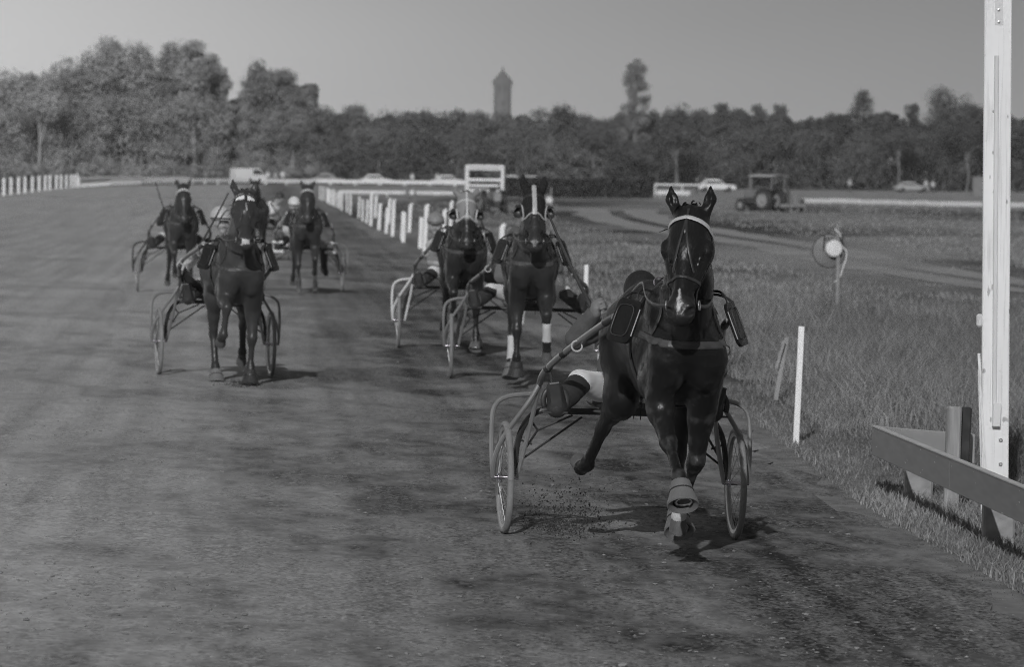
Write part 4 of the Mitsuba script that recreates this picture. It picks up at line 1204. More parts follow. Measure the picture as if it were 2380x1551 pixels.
    # hood
    if hood:
        nrmv = b.normal(vtx)
        m = (cu < hood["u"]) & (cw > -.16) & (vtx[:, 2] > P[2] - .36) & (np.linalg.norm(q, axis=1) < .46)
        eyes = np.zeros(len(vtx), bool)
        for s in (-1, 1): eyes |= np.linalg.norm(vtx - Hd((.215, s * .10, .02)), axis=1) < .055
        m &= ~eyes
        ff = fc[m[fc].all(1)]
        vv = vtx + nrmv * .006
        uq = np.unique(ff); rm = np.full(len(vtx), -1); rm[uq] = np.arange(len(uq))
        put(key + "__hood", W((vv[uq], rm[ff])), M_CLOTH, smooth=True, color=np.full(len(uq), hood["tone"]), label=hood["label"])
        for s in (-1, 1):
            c = Hd((.215, s * .105, .02))
            t_ = np.radians(np.linspace(-20, 200, 16))
            rim = []
            cup = MB()
            rings = []
            for rr, out in ((.05, .0), (.066, .03), (.06, .07), (.04, .085)):
                th = np.radians(np.linspace(100, 300, 14))
                rings.append(np.array([c + (math.cos(q_) * u * -1 * -1 + 0) * rr * 1.25 + math.sin(q_) * w * rr + v * s * out * (0.6 + 0.4 * abs(math.sin(q_))) for q_ in th]))
            G = np.stack(rings)
            gv, gf = grid(G[..., 0], G[..., 1], G[..., 2])
            part(key, "blinker", W((gv, gf)), M_LEATHER, smooth=True)
            eye_rim = np.vstack([b.snap(np.array([c + (math.cos(q_) * u * 1.25 + math.sin(q_) * w) * .062]), .012) for q_ in np.radians(np.linspace(-40, 130, 14))])
            part(key, "eye_piping", W(tube(eye_rim, hood["pipe"], 6)), hood["trim"])
        ed = ring(hood["u"] - .005, -96, 96, N, .010, tilt=-.25)
        put(key + "__nose_piping", W(tube(ed, hood["pipe"], 6)), hood["trim"])
        if hood.get("stripe"):
            st = np.vstack([ring(uu, 0, 0, 1, .012) for uu in np.linspace(-.06, hood["u"] - .01, 14)])
            put(key + "__crown_stripe", W(tube(st, hood["stripe"], 6, flat=.4, nrm=b.normal(st))), hood["trim"])
    if brow_cloth:
        nrmv = b.normal(vtx); vv = vtx + nrmv * .007
        for s in (-1, 1):
            m = (cu > .045) & (cu < .165 - .5 * np.abs(cv)) & (cv * s > .008) & (cv * s < .085) & (cw > 0)
            ff = fc[m[fc].all(1)]; uq = np.unique(ff); rm = np.full(len(vtx), -1); rm[uq] = np.arange(len(uq))
            part(key, "forehead_cloth", W((vv[uq], rm[ff])), M_CLOTH, smooth=True, color=np.full(len(uq), .72))
    # mane and forelock
    mb = MB(); cols = []
    def lock(p0, d, ln, wd, side):
        pts = np.array([p0 + d * ln * t + np.array([0, 0, -1]) * .5 * ln * t * t for t in np.linspace(0, 1, 5)])
        pts += side * (rng.standard_normal(3) * .01)
        mb.put(*tube(pts, wd * np.array([1, 1, .8, .5, .12]), 4, flat=.4))
    for i in range(60 if not low else 26):
        t = rng.random()
        c0 = np.array([-.12, 0, 1.56]) * (1 - t) + (P + [-.075, 0, .06]) * t + np.array([0, 0, .035 * math.sin(math.pi * t)])
        c0 = b.snap(np.array([c0]), -.004)[0]
        lock(c0, np.array([rng.uniform(-.8, .1), mane_side * rng.uniform(.2, 1.0), rng.uniform(-.3, .5)]), rng.uniform(.07, .16), .010, 1)
    for i in range(16):
        c0 = b.snap(np.array([P + [-.02, rng.uniform(-.05, .05), .10]]), -.004)[0]
        lock(c0, np.array([rng.uniform(.1, .9), rng.uniform(-.7, .7), rng.uniform(0, .7)]), rng.uniform(.05, .09), .008, 1)
    put(key + "__mane", W(mb.mesh()), M_HAIR, color=np.full(mb.n, coat * .45))
    # tail streaming behind
    mb = MB()
    for i in range(26):
        p0 = np.array([-1.22, rng.uniform(-.03, .03), 1.38]); o = rng.standard_normal(3) * np.array([.10, .07, .10])
        mb.put(*tube(spline([p0, p0 + [-.16, 0, .0], p0 + [-.27, 0, -.22] + o * .5, p0 + [-.30, 0, -.55] + o], 9), np.linspace(.018, .003, 9), 5))
    put(key + "__tail", W(mb.mesh()), M_HAIR, color=np.full(mb.n, coat * .4))
    # harness: breast strap, neck strap, girth, saddle with rings, crupper strap
    def trunk_ring(x, z0, a0, a1, n, off=.004, dz=0.0, dx=0.0):
        th = np.radians(np.linspace(a0, a1, n)); d = np.stack([0 * th + dx, np.sin(th), -np.cos(th)], 1)
        return b.hit((x, 0, z0), d, .6, off)
    th = np.radians(np.linspace(-115, 115, 40))
    d = np.stack([np.cos(th), np.sin(th), -.02 - .10 * np.cos(th)], 1)
    put(key + "__breast_strap", strapm(b.hit((0.02, 0, 1.265), d, .7, .005), .046 if not low else .05), M_STRAP if strap is M_LEATHER else strap)
    put(key + "__girth", strapm(trunk_ring(-.16, 1.2, -150, 150, 44), .07), strap)
    put(key + "__saddle", strapm(trunk_ring(-.16, 1.2, 128, 232, 18, .014), .12, .25), M_LEATHER)
    for s in (-1, 1):
        wp = np.array([b.hit((.06, 0, 1.3), np.array([[0.15, s * .55, .85]]), .6, .006)[0], b.hit((.12, 0, 1.3), np.array([[.5, s * .8, .45]]), .6, .006)[0], b.hit((.05, 0, 1.27), np.array([[.62, s * .8, .0]]), .6, .006)[0]])
        part(key, "neck_strap", strapm(wp, .026, n=12), strap)
        r = b.hit((-.16, 0, 1.25), np.array([[0, s * .30, .95]]), .6, .03)[0]
        part(key, "terret_ring", W(torus(r, (1, 0, .2), .03, .006, 18, 6)), M_CHROME)
        # rein from the bit back to the driver
        bit = ring(.505, s * 98, s * 98, 1, .016)[0]
        mid = np.array([-.16, s * .20, 1.56]); end = np.array([-1.86, s * .17, 1.14])
        r0 = b.hit((.1, 0, 1.45), np.array([[.2, s, .25]]), .6, .02)[0]
        part(key, "rein", W(tube(spline([bit, bit * .45 + mid * .55 + [0, s * .05, -.01], mid, (mid + end) / 2 + [0, s * .03, -.02], end], 26), .011, 6, flat=.4)), strap)
        if panels:
            A = np.array([.12, s * .240, 1.46]); Bq = np.array([-.13, s * .345, 1.48]); out = np.array([.03, s * .095, -.26])
            R_ = np.stack([(A - Bq) / np.linalg.norm(A - Bq), np.zeros(3), out / np.linalg.norm(out)], 1); R_[:, 1] = np.cross(R_[:, 2], R_[:, 0])
            cen = (A + Bq) / 2 + out / 2
            from shapely.geometry import box as rect
            pm = trimesh.creation.extrude_polygon(rect(-.075, -.085, .075, .085).buffer(.05, quad_segs=5), .018, engine="earcut")
            pv = np.array(pm.vertices); bow = -.55 * pv[:, 0] ** 2
            pv = cen + pv[:, :1] * R_[:, 0] + pv[:, 1:2] * R_[:, 2] + (pv[:, 2:3] - .009 + bow[:, None] * (1 if R_[1, 1] * s > 0 else -1)) * R_[:, 1]
            pn = part(key, "side_panel", W((pv, np.array(pm.faces))), M_GLOSS, smooth=40)
            for k_ in (-1, 1):     # the straps that hold the panel
                a_ = cen + R_[:, 0] * .07 * k_ - R_[:, 2] * .13; b_ = b.hit((-.16 + .12 * k_, 0, 1.3), np.array([[0, s * .6, .75]]), .6, .004)[0]
                put(fresh_part(pn + "__strap"), W(tube(spline([a_, (a_ + b_) / 2 + [0, s * .02, .03], b_], 8), .009, 6, flat=.5)), M_LEATHER)
            lp = [cen + R_[:, 0] * x_ + R_[:, 2] * z_ + R_[:, 1] * .0115 * (1 if R_[1, 1] * s > 0 else -1) for x_, z_ in [(math.copysign(abs(math.cos(q_)) ** .5, math.cos(q_)) * .088, math.copysign(abs(math.sin(q_)) ** .5, math.sin(q_)) * .098) for q_ in np.linspace(0, 2 * math.pi, 29)]]
            put(fresh_part(pn + "__piping"), W(tube(np.array(lp), .0024, 5)), M_STRAP)
            lp = [cen + R_[:, 0] * .126 + R_[:, 2] * z_ for z_ in (-.085, .085)]
            put(fresh_part(pn + "__edge"), W(tube(np.array(lp), .003, 5)), M_PIPING)
    # hooves
    for nm, f, p, hf in feet:
        ax = (hf - p) / np.linalg.norm(hf - p)
        toe = np.cross(np.array([0, 1.0, 0]), ax); toe = toe if toe @ np.array([1, 0, .3]) > 0 else -toe
        lv, lf = lathe([(0, .0), (.037, .0), (.044, .008), (.054, .074), (.055, .088), (.045, .089), (.040, .078), (0, .076)], p, ax, 20)
        d_ = (lv - p) @ ax; lv = lv + toe * (d_ * .32)[:, None]
        hk = part(key, "hoof", W((lv, lf)), M_HOOFHORN, smooth=40)
        sh_ = p + ax * .090 + toe * .029
        th_ = np.radians(np.linspace(-130, 130, 18)); side_ = np.cross(ax, toe)
        put(fresh_part(hk + "__shoe"), W(tube(sh_ + np.cos(th_)[:, None] * toe * .047 + np.sin(th_)[:, None] * side_ * .044, .007, 5, flat=.6)), M_STEEL)
    # boots and bandages
    for nm in bandages:
        k, f = legs[nm][-4], legs[nm][-3]
        ax = (f - k); Ln = np.linalg.norm(ax)
        part(key, "leg_bandage", W(lathe([(.038, .09), (.047, .095), (.044, Ln * .5), (.043, Ln * .8), (.050, Ln - .005), (.040, Ln + .01)], k, ax, 16)), M_WEB, smooth=True)
    for nm, tone_m in boots:
        p, hf = legs[nm][-2], legs[nm][-1]; ax = (hf - p) / np.linalg.norm(hf - p)
        bo_ = part(key, "bell_boot", W(lathe([(.042, -.062), (.056, -.058), (.066, -.02), (.067, .0), (.061, .004), (.070, .008), (.096, .094), (.090, .100), (.060, .080)], p, ax, 24)), tone_m, smooth=35)
        put(fresh_part(bo_ + "__strap"), W(torus(p + ax * .003, ax, .068, .006, 24, 6)), M_LEATHER)
    tag(key, label, "horse")
    return dict(key=key, W=W, b=b, legs=legs)


def wheel(root, W, c, R, tyre=M_TYRE, rim=M_RIM, spokes=28, w=.021):
    k = fresh_part_group(root + "__wheel")
    th = np.linspace(0, 2 * np.pi, 61)
    pts = np.asarray(c) + np.stack([np.cos(th) * (R - w), 0 * th, np.sin(th) * (R - w)], 1)
    put(k + "__tyre", W(tube(pts, w, 12, nrm=np.repeat([[0, 1.0, 0]], 61, 0), cap=False)), tyre, smooth=True)
    put(k + "__rim", W(lathe([(R - 2 * w - .016, -.012), (R - 2 * w + .006, -.017), (R - 2 * w + .010, .0), (R - 2 * w + .006, .017), (R - 2 * w - .016, .012), (R - 2 * w - .016, -.012)], c, (0, 1, 0), 48)), rim, smooth=40)
    put(k + "__hub", W(lathe([(0, -.085), (.012, -.085), (.012, -.05), (.026, -.046), (.026, -.038), (.014, -.03), (.014, .03), (.026, .038), (.026, .046), (.012, .05), (.012, .085), (0, .085)], c, (0, 1, 0), 16)), M_CHROME, smooth=40)
    mb = MB()
    for i in range(spokes):
        a = 2 * np.pi * i / spokes; a2 = a + (.75 if i % 4 < 2 else -.75) * .5; sd = .042 * (1 if i % 2 else -1)
        mb.put(*tube([np.asarray(c) + [.024 * math.cos(a2), sd, .024 * math.sin(a2)], np.asarray(c) + [(R - 2 * w - .012) * math.cos(a), 0, (R - 2 * w - .012) * math.sin(a)]], .0018, 4))
    put(k + "__spokes", W(mb.mesh()), M_RIM, kind="stuff")


def fresh_part_group(key):
    k, i = key, 0
    while any(x == k or x.startswith(k + "__") for x in scene):
        i += 1; k = f"{key}_{i:03d}"
    return k


def sulky(label, W, half=.735, m=M_TUBE, shaft=M_TUBE, seat=M_LEATHER, R=.355, ax=-2.35, stirrup=M_LEATHER, tips=M_TUBEDARK, tyre=M_TYRE, apron=None, flag=False, low=False):
    key = fresh("sulky")
    for s in (-1, 1):
        wheel(key, W, (ax, s * half, R), R, tyre)
        o, i_ = s * (half + .075), s * (half - .075)
        Pj = np.array([ax + .25, s * (half - .185), .965])
        shp = spline([(-0.20, s * .345, 1.44), (-.6, s * .37, 1.375), (-1.3, s * .48, 1.20), (ax + .45, s * (half - .175), 1.02), Pj], 28)
        kx = fresh_part(key + "__shaft")
        put(kx, W(tube(shp, .021, 10)), shaft, smooth=40)
        put(fresh_part(kx + "__tip_sleeve"), W(tube(shp[:5], .0245, 10)), tips, smooth=40)
        put(fresh_part(kx + "__wrap"), W(tube(shp[16:18], .0245, 10)), M_LEATHER, smooth=40)
        put(fresh_part(kx + "__wrap"), W(tube(shp[21:23], .0245, 10)), M_LEATHER, smooth=40)
        put(fresh_part(kx + "__ring"), W(torus(shp[12] + [0, s * .02, -.035], (1, 0, 0), .032, .006, 18, 6)), M_PIPING)
        # fork: arch over the tyre to the outer axle end, raking tube, inner tube
        part(key, "fork_tube", W(tube(spline([Pj + [-.10, 0, -.06], (ax, s * (half - .04), .872), (ax, s * (half + .055), .825), (ax, s * (half + .085), .70), (ax, s * (half + .086), .52), (ax, o, R)], 24), .0155, 8)), m, smooth=40)
        part(key, "fork_tube", W(tube(spline([Pj, (ax + .22, s * (half - .09), .80), (ax + .10, s * (half + .04), .58), (ax, o, R)], 18), .0155, 8)), m, smooth=40)
        part(key, "fork_tube", W(tube(spline([Pj, (ax + .13, s * (half - .155), .75), (ax, i_, R)], 12), .0155, 8)), m, smooth=40)
        # bent end of the cross arch with its truss
        part(key, "arch_end", W(tube(spline([(ax + .05, s * (half - .30), .785), (ax + .05, s * (half - .17), .76), (ax + .03, s * (half - .10), .66), (ax, i_, R + .02)], 16), .019, 8)), M_TUBEDARK, smooth=40)
        mb = MB()
        n1 = np.array([ax + .04, s * (half - .20), .66])
        for a_, b_ in (((ax + .04, s * (half - .42), .76), n1), (n1, (ax + .02, s * (half - .10), .50)), (n1, (ax + .04, s * (half - .14), .74)), ((ax + .04, s * (half - .48), .75), (ax, s * (half - .09), .46)),
                       (n1 + [0, s * .035, -.09], (ax + .02, s * (half - .08), .60))):
            mb.put(*tube([a_, b_], .008, 6))
        part(key, "truss", W(mb.mesh()), M_TUBEDARK)
        # stirrup hanging beside the shaft
        sp = np.array([-1.72, s * (half - .235), .89])
        if stirrup is M_LEATHER:
            th = np.radians(np.linspace(-30, 210, 18))
            st = np.stack([np.full(18, sp[0]), sp[1] + .075 * np.cos(th), sp[2] - .02 + .085 * np.sin(th)], 1)
            part(key, "stirrup", W(tube(st, .017, 8, flat=.5, nrm=np.repeat([[1.0, 0, 0]], 18, 0))), stirrup, smooth=True)
            part(key, "stirrup_bar", W(beam(sp + [0, -.075, -.09], sp + [0, .075, -.09], .06, .012)), M_TUBEDARK)
        else:
            part(key, "stirrup", W(box(sp + [0, 0, .01], (.16, .20, .05), bev=.015)), stirrup)
            part(key, "stirrup_bar", W(box(sp + [-.1, 0, -.16], (.10, .22, .045), bev=.012)), stirrup)
            part(key, "stirrup_bar", W(tube([sp + [0, s * .08, 0], sp + [-.1, s * .07, -.16]], .012, 6)), M_TUBEWHITE)
        part(key, "stirrup_hanger", W(tube([sp + [0, s * .02, .07], np.array([sp[0], s * (half - .20), 1.05])], .010, 6)), M_TUBEDARK)
    put(key + "__cross_arch", W(tube([(ax + .05, -(half - .29), .785), (ax + .05, half - .29, .785)], .021, 10)), M_TUBEDARK, smooth=40)
    put(key + "__seat", W(box((ax - .05, 0, .845), (.34, .40, .06), bev=.025)), seat, smooth=30)
    put(key + "__seat_bracket", W(box((ax + .02, 0, .80), (.10, .30, .05), bev=.01)), M_TUBEDARK)
    if apron:
        mb = MB()
        for s in (-1, 1):
            e0 = np.array([[ax + .30, s * (half - .19), 1.00], [-1.45, s * .42, 1.18]]); e1 = np.array([[ax + .10, s * .10, .95], [-1.4, s * .16, .98]])
            t = np.linspace(0, 1, 9)[:, None]; A = e0[0] * (1 - t) + e0[1] * t; Bq = e1[0] * (1 - t) + e1[1] * t
            G = np.stack([A * (1 - q) + Bq * q - np.array([0, 0, .06 * math.sin(math.pi * q)]) for q in np.linspace(0, 1, 8)])
            mb.put(*grid(G[..., 0], G[..., 1], G[..., 2]))
        put(key + "__mud_apron", W(mb.mesh()), M_LEATHER, smooth=True)
        put(key + "__apron_edge", W(tube([(-1.9, -(half - .19), .985), (-1.85, -.1, .93)], .016, 6)), M_PIPING)
    tag(key, label, "sulky")
    return key


def driver(label, W, h=.011, ax=-2.35, lean=(0.0, 0.0), head_turn=0.0, jacket=.04, trousers=.62, boots=.035, helmet=.02, helmet_trim=None, skin=.30, half=.735, glove=.05, sleeve=None, whip=None, face=True, leg_down=None, hand_r=None, hand_l=None, band=None, dz=0.0):
    """a driver sitting in a sulky, legs forward to the stirrups, arms forward to the reins"""
    key = fresh("person")
    hip = np.array([ax - .03, 0, .945]); ly = lean[0]; lx = lean[1]
    chest = np.array([ax + .00 + lx * .6, ly * .6, 1.215]); neck = np.array([ax + .06 + lx * .9, ly * .95, 1.37])
    hd = np.array([ax + .10 + lx, ly * 1.15, 1.50 + dz]); cy, sy_ = math.cos(head_turn), math.sin(head_turn)
    F = np.array([cy, sy_, -.05]); S = np.array([-sy_, cy, 0])
    parts = []
    def arm(s, hand):
        sh = chest + [0, s * .185, .10]
        hand = np.array(hand if hand is not None else (-1.90, s * .16, 1.12), float)
        d = hand - sh; Ln = np.linalg.norm(d); d /= Ln
        a1, a2 = .29, .27
        if Ln > .99 * (a1 + a2): hand = sh + d * .99 * (a1 + a2); Ln = .99 * (a1 + a2)
        x = (Ln * Ln + a1 * a1 - a2 * a2) / (2 * Ln); hh = math.sqrt(max(0, a1 * a1 - x * x))
        bend = np.array([0, s * .8, -.75]); bend -= d * (bend @ d); bend /= np.linalg.norm(bend)
        return sh, sh + d * x + bend * hh, hand
    armR, armL = arm(-1, hand_r), arm(1, hand_l)
    lg = []
    for s in (-1, 1):
        if leg_down == s:
            lg.append((hip + [.02, s * .09, -.02], np.array([ax + .36, s * .36, .86]), np.array([ax + .38, s * .37, .42]), np.array([ax + .52, s * .40, .37])))
        else:
            lg.append((hip + [.02, s * .09, -.02], np.array([-1.98, s * (half - .42), .985]), np.array([-1.74, s * (half - .25), .83]), np.array([-1.68, s * (half - .225), .95])))
    def body(g, lo, hi, inflate, sel):
        b = Body(lo, hi, h)
        if "torso" in sel:
            b.limb(hip + [0, 0, .02], chest, .125 + inflate, .150 + inflate, 1.15, .06); b.limb(chest + [0, -.12, .10], chest + [0, .12, .10], .085 + inflate, .085 + inflate, 1, .06)
        if "hips" in sel: b.limb(hip + [0, -.07, 0], hip + [0, .07, 0], .115 + inflate, .115 + inflate, 1, .05)
        if "arms" in sel:
            for s, (sh, el, ha) in ((-1, armR), (1, armL)):
                b.limb(sh, el, .062 + inflate, .050 + inflate, 1, .03); b.limb(el, el * .12 + ha * .88, .048 + inflate, .034 + inflate, 1, .02)
        if "legs" in sel:
            for hp, kn, an, to in lg:
                b.limb(hp, kn, .092 + inflate, .062 + inflate, 1, .03); b.limb(kn, kn * .8 + an * .2, .060 + inflate, .050 + inflate, 1, .02)
        if "boots" in sel:
            for hp, kn, an, to in lg:
                b.limb(kn * .97 + hp * .03, kn * .5 + an * .5, .064 + inflate, .062 + inflate, 1, .01); b.limb(kn * .5 + an * .5, an, .062 + inflate, .046 + inflate, 1, .01); b.limb(an, to, .044 + inflate, .036 + inflate, 1.1, .02); b.limb(an, an + (an - kn) * .06, .044 + inflate, .04 + inflate, 1, .02)
        if "head" in sel:
            b.limb(neck - [0, 0, .08], neck + [0, 0, .06], .058, .055, 1, .03)
            b.limb(hd + [0, 0, .03], hd + F * -.02 + [0, 0, .04], .085, .092, .86, .02); b.limb(hd + F * .035 - [0, 0, .03], hd + F * .045 - [0, 0, .075], .062, .042, .95, .03)
            b.limb(hd + F * .088 + [0, 0, .012], hd + F * .108 - [0, 0, .022], .010, .015, 1, .012)
            for s in (-1, 1):
                b.limb(hd + F * .085 + S * s * .032 + [0, 0, .012], hd + F * .086 + S * s * .030 + [0, 0, .012], .016, .016, 1, .012, cut=True)
                b.limb(hd + S * s * .078 + [0, 0, .012], hd + S * s * .086 - [0, 0, .03], .014, .011, 1, .008)
                b.limb(hd + F * .07 + S * s * .035 - [0, 0, .025], hd + F * .06 + S * s * .05 - [0, 0, .03], .022, .02, 1, .02)
            b.limb(hd + F * .088 - [0, 0, .052] + S * -.02, hd + F * .088 - [0, 0, .052] + S * .02, .005, .005, 1, .006, cut=True)
        if "hands" in sel:
            for s, (sh, el, ha) in ((-1, armR), (1, armL)):
                d = (ha - el) / np.linalg.norm(ha - el); up = np.array([0, 0, 1.0]) - d * d[2]; up /= np.linalg.norm(up); sd = np.cross(up, d) * s
                b.limb(el * .12 + ha * .88, ha + d * .02, .030, .034, 1, .012); b.limb(ha - up * .026, ha + up * .026 + d * .03, .026, .026, 1, .012)
                for q, (o, ln) in enumerate(((.034, 1.0), (.012, 1.1), (-.011, 1.05), (-.033, .85))):
                    k0 = ha + d * .055 + up * o; k1 = k0 + (d * .55 - sd * .75) * .036 * ln; k2 = k1 + (-d * .45 - sd * .75) * .030 * ln; k3 = k2 + (-d * .95 + sd * .15) * .022 * ln
                    b.limb(k0, k1, .0115, .0105, 1, .005); b.limb(k1, k2, .0105, .0095, 1, .003); b.limb(k2, k3, .0095, .008, 1, .003)
                t0 = ha + up * .040 + d * .005; t1 = t0 + (up * .5 + d * .75 - sd * .25) * .034; t2 = t1 + (d * .5 - sd * .85) * .03
                b.limb(t0, t1, .0125, .0115, 1, .006); b.limb(t1, t2, .011, .009, 1, .003)
        return b
    lo = (-3.0, -.85, .25 if leg_down else .65); hi = (-1.45, .85, 1.86)
    b = body(None, lo, hi, 0, ("torso", "hips", "arms", "legs", "boots", "head", "hands"))
    vv, ff = b.mesh()
    dh = np.minimum(np.linalg.norm(vv - armR[2], axis=1), np.linalg.norm(vv - armL[2], axis=1))
    tone = np.where(dh < .12, glove, skin)
    brow_ = hd + F * .09
    dark = (np.abs((vv - hd) @ S) < .05) & (np.abs((vv - hd)[:, 2] - .012) < .013) & ((vv - hd) @ F > .06)
    tone = np.where(dark, .08, tone)
    tone = np.where((np.abs((vv - hd) @ S) < .024) & (np.abs((vv - hd)[:, 2] + .053) < .008) & ((vv - hd) @ F > .06), skin * .55, tone)
    put(key + "__body", W((vv, ff)), M_SKIN, smooth=True, color=tone)
    j = body(None, (-3.0, -.8, .72), hi, .016, ("torso", "arms")).rough(.010, 11, 3)
    jv, jf = j.mesh()
    jt = np.full(len(jv), jacket, float)
    if sleeve is not None:
        ds = np.minimum(np.abs(np.linalg.norm(jv - armR[1], axis=1)), np.linalg.norm(jv - armL[1], axis=1))
        jt = np.where(np.abs(jv[:, 1] - ly * .6) > .17, sleeve, jt)
    if band is not None: jt = np.where((jv[:, 2] > 1.12) & (jv[:, 2] < 1.24), band, jt)
    jt = jt * (0.85 + .3 * meshkit.fbm(jv * 9, 2, 4))
    put(key + "__jacket", W((jv, jf)), M_CLOTH, smooth=True, color=jt)
    tr = body(None, lo, hi, .012, ("hips", "legs")).rough(.007, 12, 5)
    tv, tf = tr.mesh()
    put(key + "__trousers", W((tv, tf)), M_CLOTH, smooth=True, color=trousers * (.9 + .2 * meshkit.fbm(tv * 10, 2, 1)))
    bo = body(None, lo, hi, .012, ("boots",)); bv, bf = bo.mesh()
    for s in (-1, 1):
        ff2 = bf[(bv[bf][:, :, 1].mean(1) * s) > 0]; uq = np.unique(ff2); rm = np.full(len(bv), -1); rm[uq] = np.arange(len(uq))
        bk = part(key, "boot", W((bv[uq], rm[ff2])), M_SKIN, smooth=True, color=np.full(len(uq), boots))
        an, to = lg[0 if s < 0 else 1][2:]
        dd = (to - an) / np.linalg.norm(to - an); nn_ = np.cross(dd, [0, 1.0, 0]); nn_ *= 1 if nn_ @ np.array([1, 0, -.4]) > 0 else -1
        sd_ = np.cross(nn_, dd)
        put(fresh_part(bk + "__sole"), W(box((an * .35 + to * .65) + nn_ * .052, (.235, .070, .014), bev=.006, R=np.stack([dd, sd_, nn_], 1))), M_STRAP)
    # helmet: shell with peak and band
    hb = Body(hd - .2, hd + .22, .009)
    hb.limb(hd + F * .0 + [0, 0, .055], hd - F * .015 + [0, 0, .065], .118, .122, .92, .02)
    g = hb.d; Z = hb.ax[2][None, None, :]; Xx = hb.ax[0][:, None, None] - hd[0]; Yy = hb.ax[1][None, :, None] - hd[1]
    cutp = (hd[2] + .035 - .12 * np.clip(-(Xx * F[0] + Yy * F[1]), -0.0, .1)) - Z
    hb.d = np.maximum(g, cutp.astype(np.float32))
    hb.limb(hd + F * .112 + S * -.040 + [0, 0, .045], hd + F * .112 + S * .040 + [0, 0, .045], .016, .016, 1, .014, sz=.4)
    hv, hf = hb.mesh()
    ht = np.full(len(hv), helmet)
    if helmet_trim is not None: ht = np.where(np.abs(hv[:, 2] - hd[2] - .052) < .010, helmet_trim, ht)
    put(key + "__helmet", W((hv, hf)), M_SKIN, smooth=True, color=ht)
    tag(key, label, "person")
    if whip is not None:
        s, tip = whip; ha = (armR if s < 0 else armL)[2]; tip = np.asarray(tip, float)
        d = tip - ha
        wk = fresh("driving_whip")
        pts = spline([ha - d * .05, ha + d * .5 + [0, 0, -.03], ha + d * .85 + [0, 0, -.01], tip], 20)
        put(wk + "__shaft", W(tube(pts, np.linspace(.014, .007, 20), 7)), M_LEATHER)
        put(wk + "__grip", W(tube(pts[:4], .015, 8)), M_LEATHER)
        return key, wk
    return key, None


# ------------------------------------------------------------------ the field, leading team first
def team(u_origin, Y, yaw):
    """the world x of the horse's withers that the photograph shows at column u_origin"""
    return at(u_origin, 900, Y)[0]


Y1 = 33.45
H1 = horse("near-black leading horse in full stride with a light braided browband and small white muzzle snip", team(1579, Y1, 0), Y1, math.radians(9.0), 0.085,
           {"RF": (48, 50, 34, -.08), "LF": (-6, -32, -22, -.16, -30), "RH": (0, -62, -44, -72, .17, -95), "LH": (44, -8, 30, 40, -.10)},
           hs=1.17, h=.0115, coat=.010, head=(-19, 3, 0), blaze_and_glint=[(.46, .585, .001, .010, -.004), (.14, .165, .004, .006, -.002)], socks=("LF",), brow=M_PIPING,  # muzzle snip, then a tiny highlight painted on the forehead
           boots=(("RF", M_HOOF), ("LH", M_HOOF)), seed=3, dark_legs=.3, poll=(.47, 1.955), poll_y=-.03, ear=.195, nose_up=12)
WS = placer(team(1571, Y1, 0), Y1, math.radians(6.7))
S1 = sulky("grey-tubed sulky with spoked wheels drawn by the leading near-black horse", WS, half=.735)
D1 = driver("driver in a black cap and dark jacket half hidden behind the leading horse", WS, h=.010, lean=(.09, .02), head_turn=.1, jacket=.03, sleeve=.10,
            helmet=.016, glove=.16, whip=(-1, (-2.25, -.50, 2.04)), hand_r=(-1.96, -.23, 1.43), hand_l=(-1.86, .14, 1.16), dz=0)
if D1[1]: tag(D1[1], "long whip slanting up left from the leading driver's gloved hand", "whip")


def team_at(ax_u, ax_Y, yaw, lift=0.0):
    p = at(ax_u, 900, ax_Y); yw = math.radians(yaw)
    X, Y = p[0] + math.sin(yw) * 2.35, ax_Y - math.cos(yw) * 2.35
    return X, Y, yw, placer(X, Y, yw)


GH = None
# second horse, at the left
X, Y, yw, Wt = team_at(499, 60.5, 8.7)
horse("brown horse second in the field with a white forehead cloth, nearest on the left", X, Y, yw, -.03,
      {"RF": (78, -8, -70, .10), "LF": (4, -3, 14, -.04), "RH": (35, -22, 14, 30, -.05), "LH": (8, -56, -32, -60, .05)}, hs=1.12, h=.0145, coat=.042,
      head=(-4, -2, 0), blaze_and_glint=[(.17, .26, .012, .005, .01), (.56, .60, .03, .04, 0)], brow_cloth=True, brow=M_LEATHER, boots=(("RH", M_HOOF), ("LF", M_DARKRUB)), seed=7, poll=(.48, 1.96), nose_up=20, mane_side=-1)
sulky("narrow sulky with a black apron drawn by the brown horse with the white forehead cloth", Wt, half=.60, apron=True)
k, wk = driver("driver in a pale banded helmet and light shirt left of the second horse's neck", Wt, h=.0125, lean=(.03, .06), head_turn=.25, jacket=.55, sleeve=.30, helmet=.46, helmet_trim=.05, half=.60, glove=.12, band=.62,
               whip=(-1, (-1.9, .08, 1.96)), hand_r=(-1.95, -.28, 1.30), trousers=.34, dz=.13)
tag(wk, "thin whip leaning right held by the driver in the pale banded helmet", "whip")
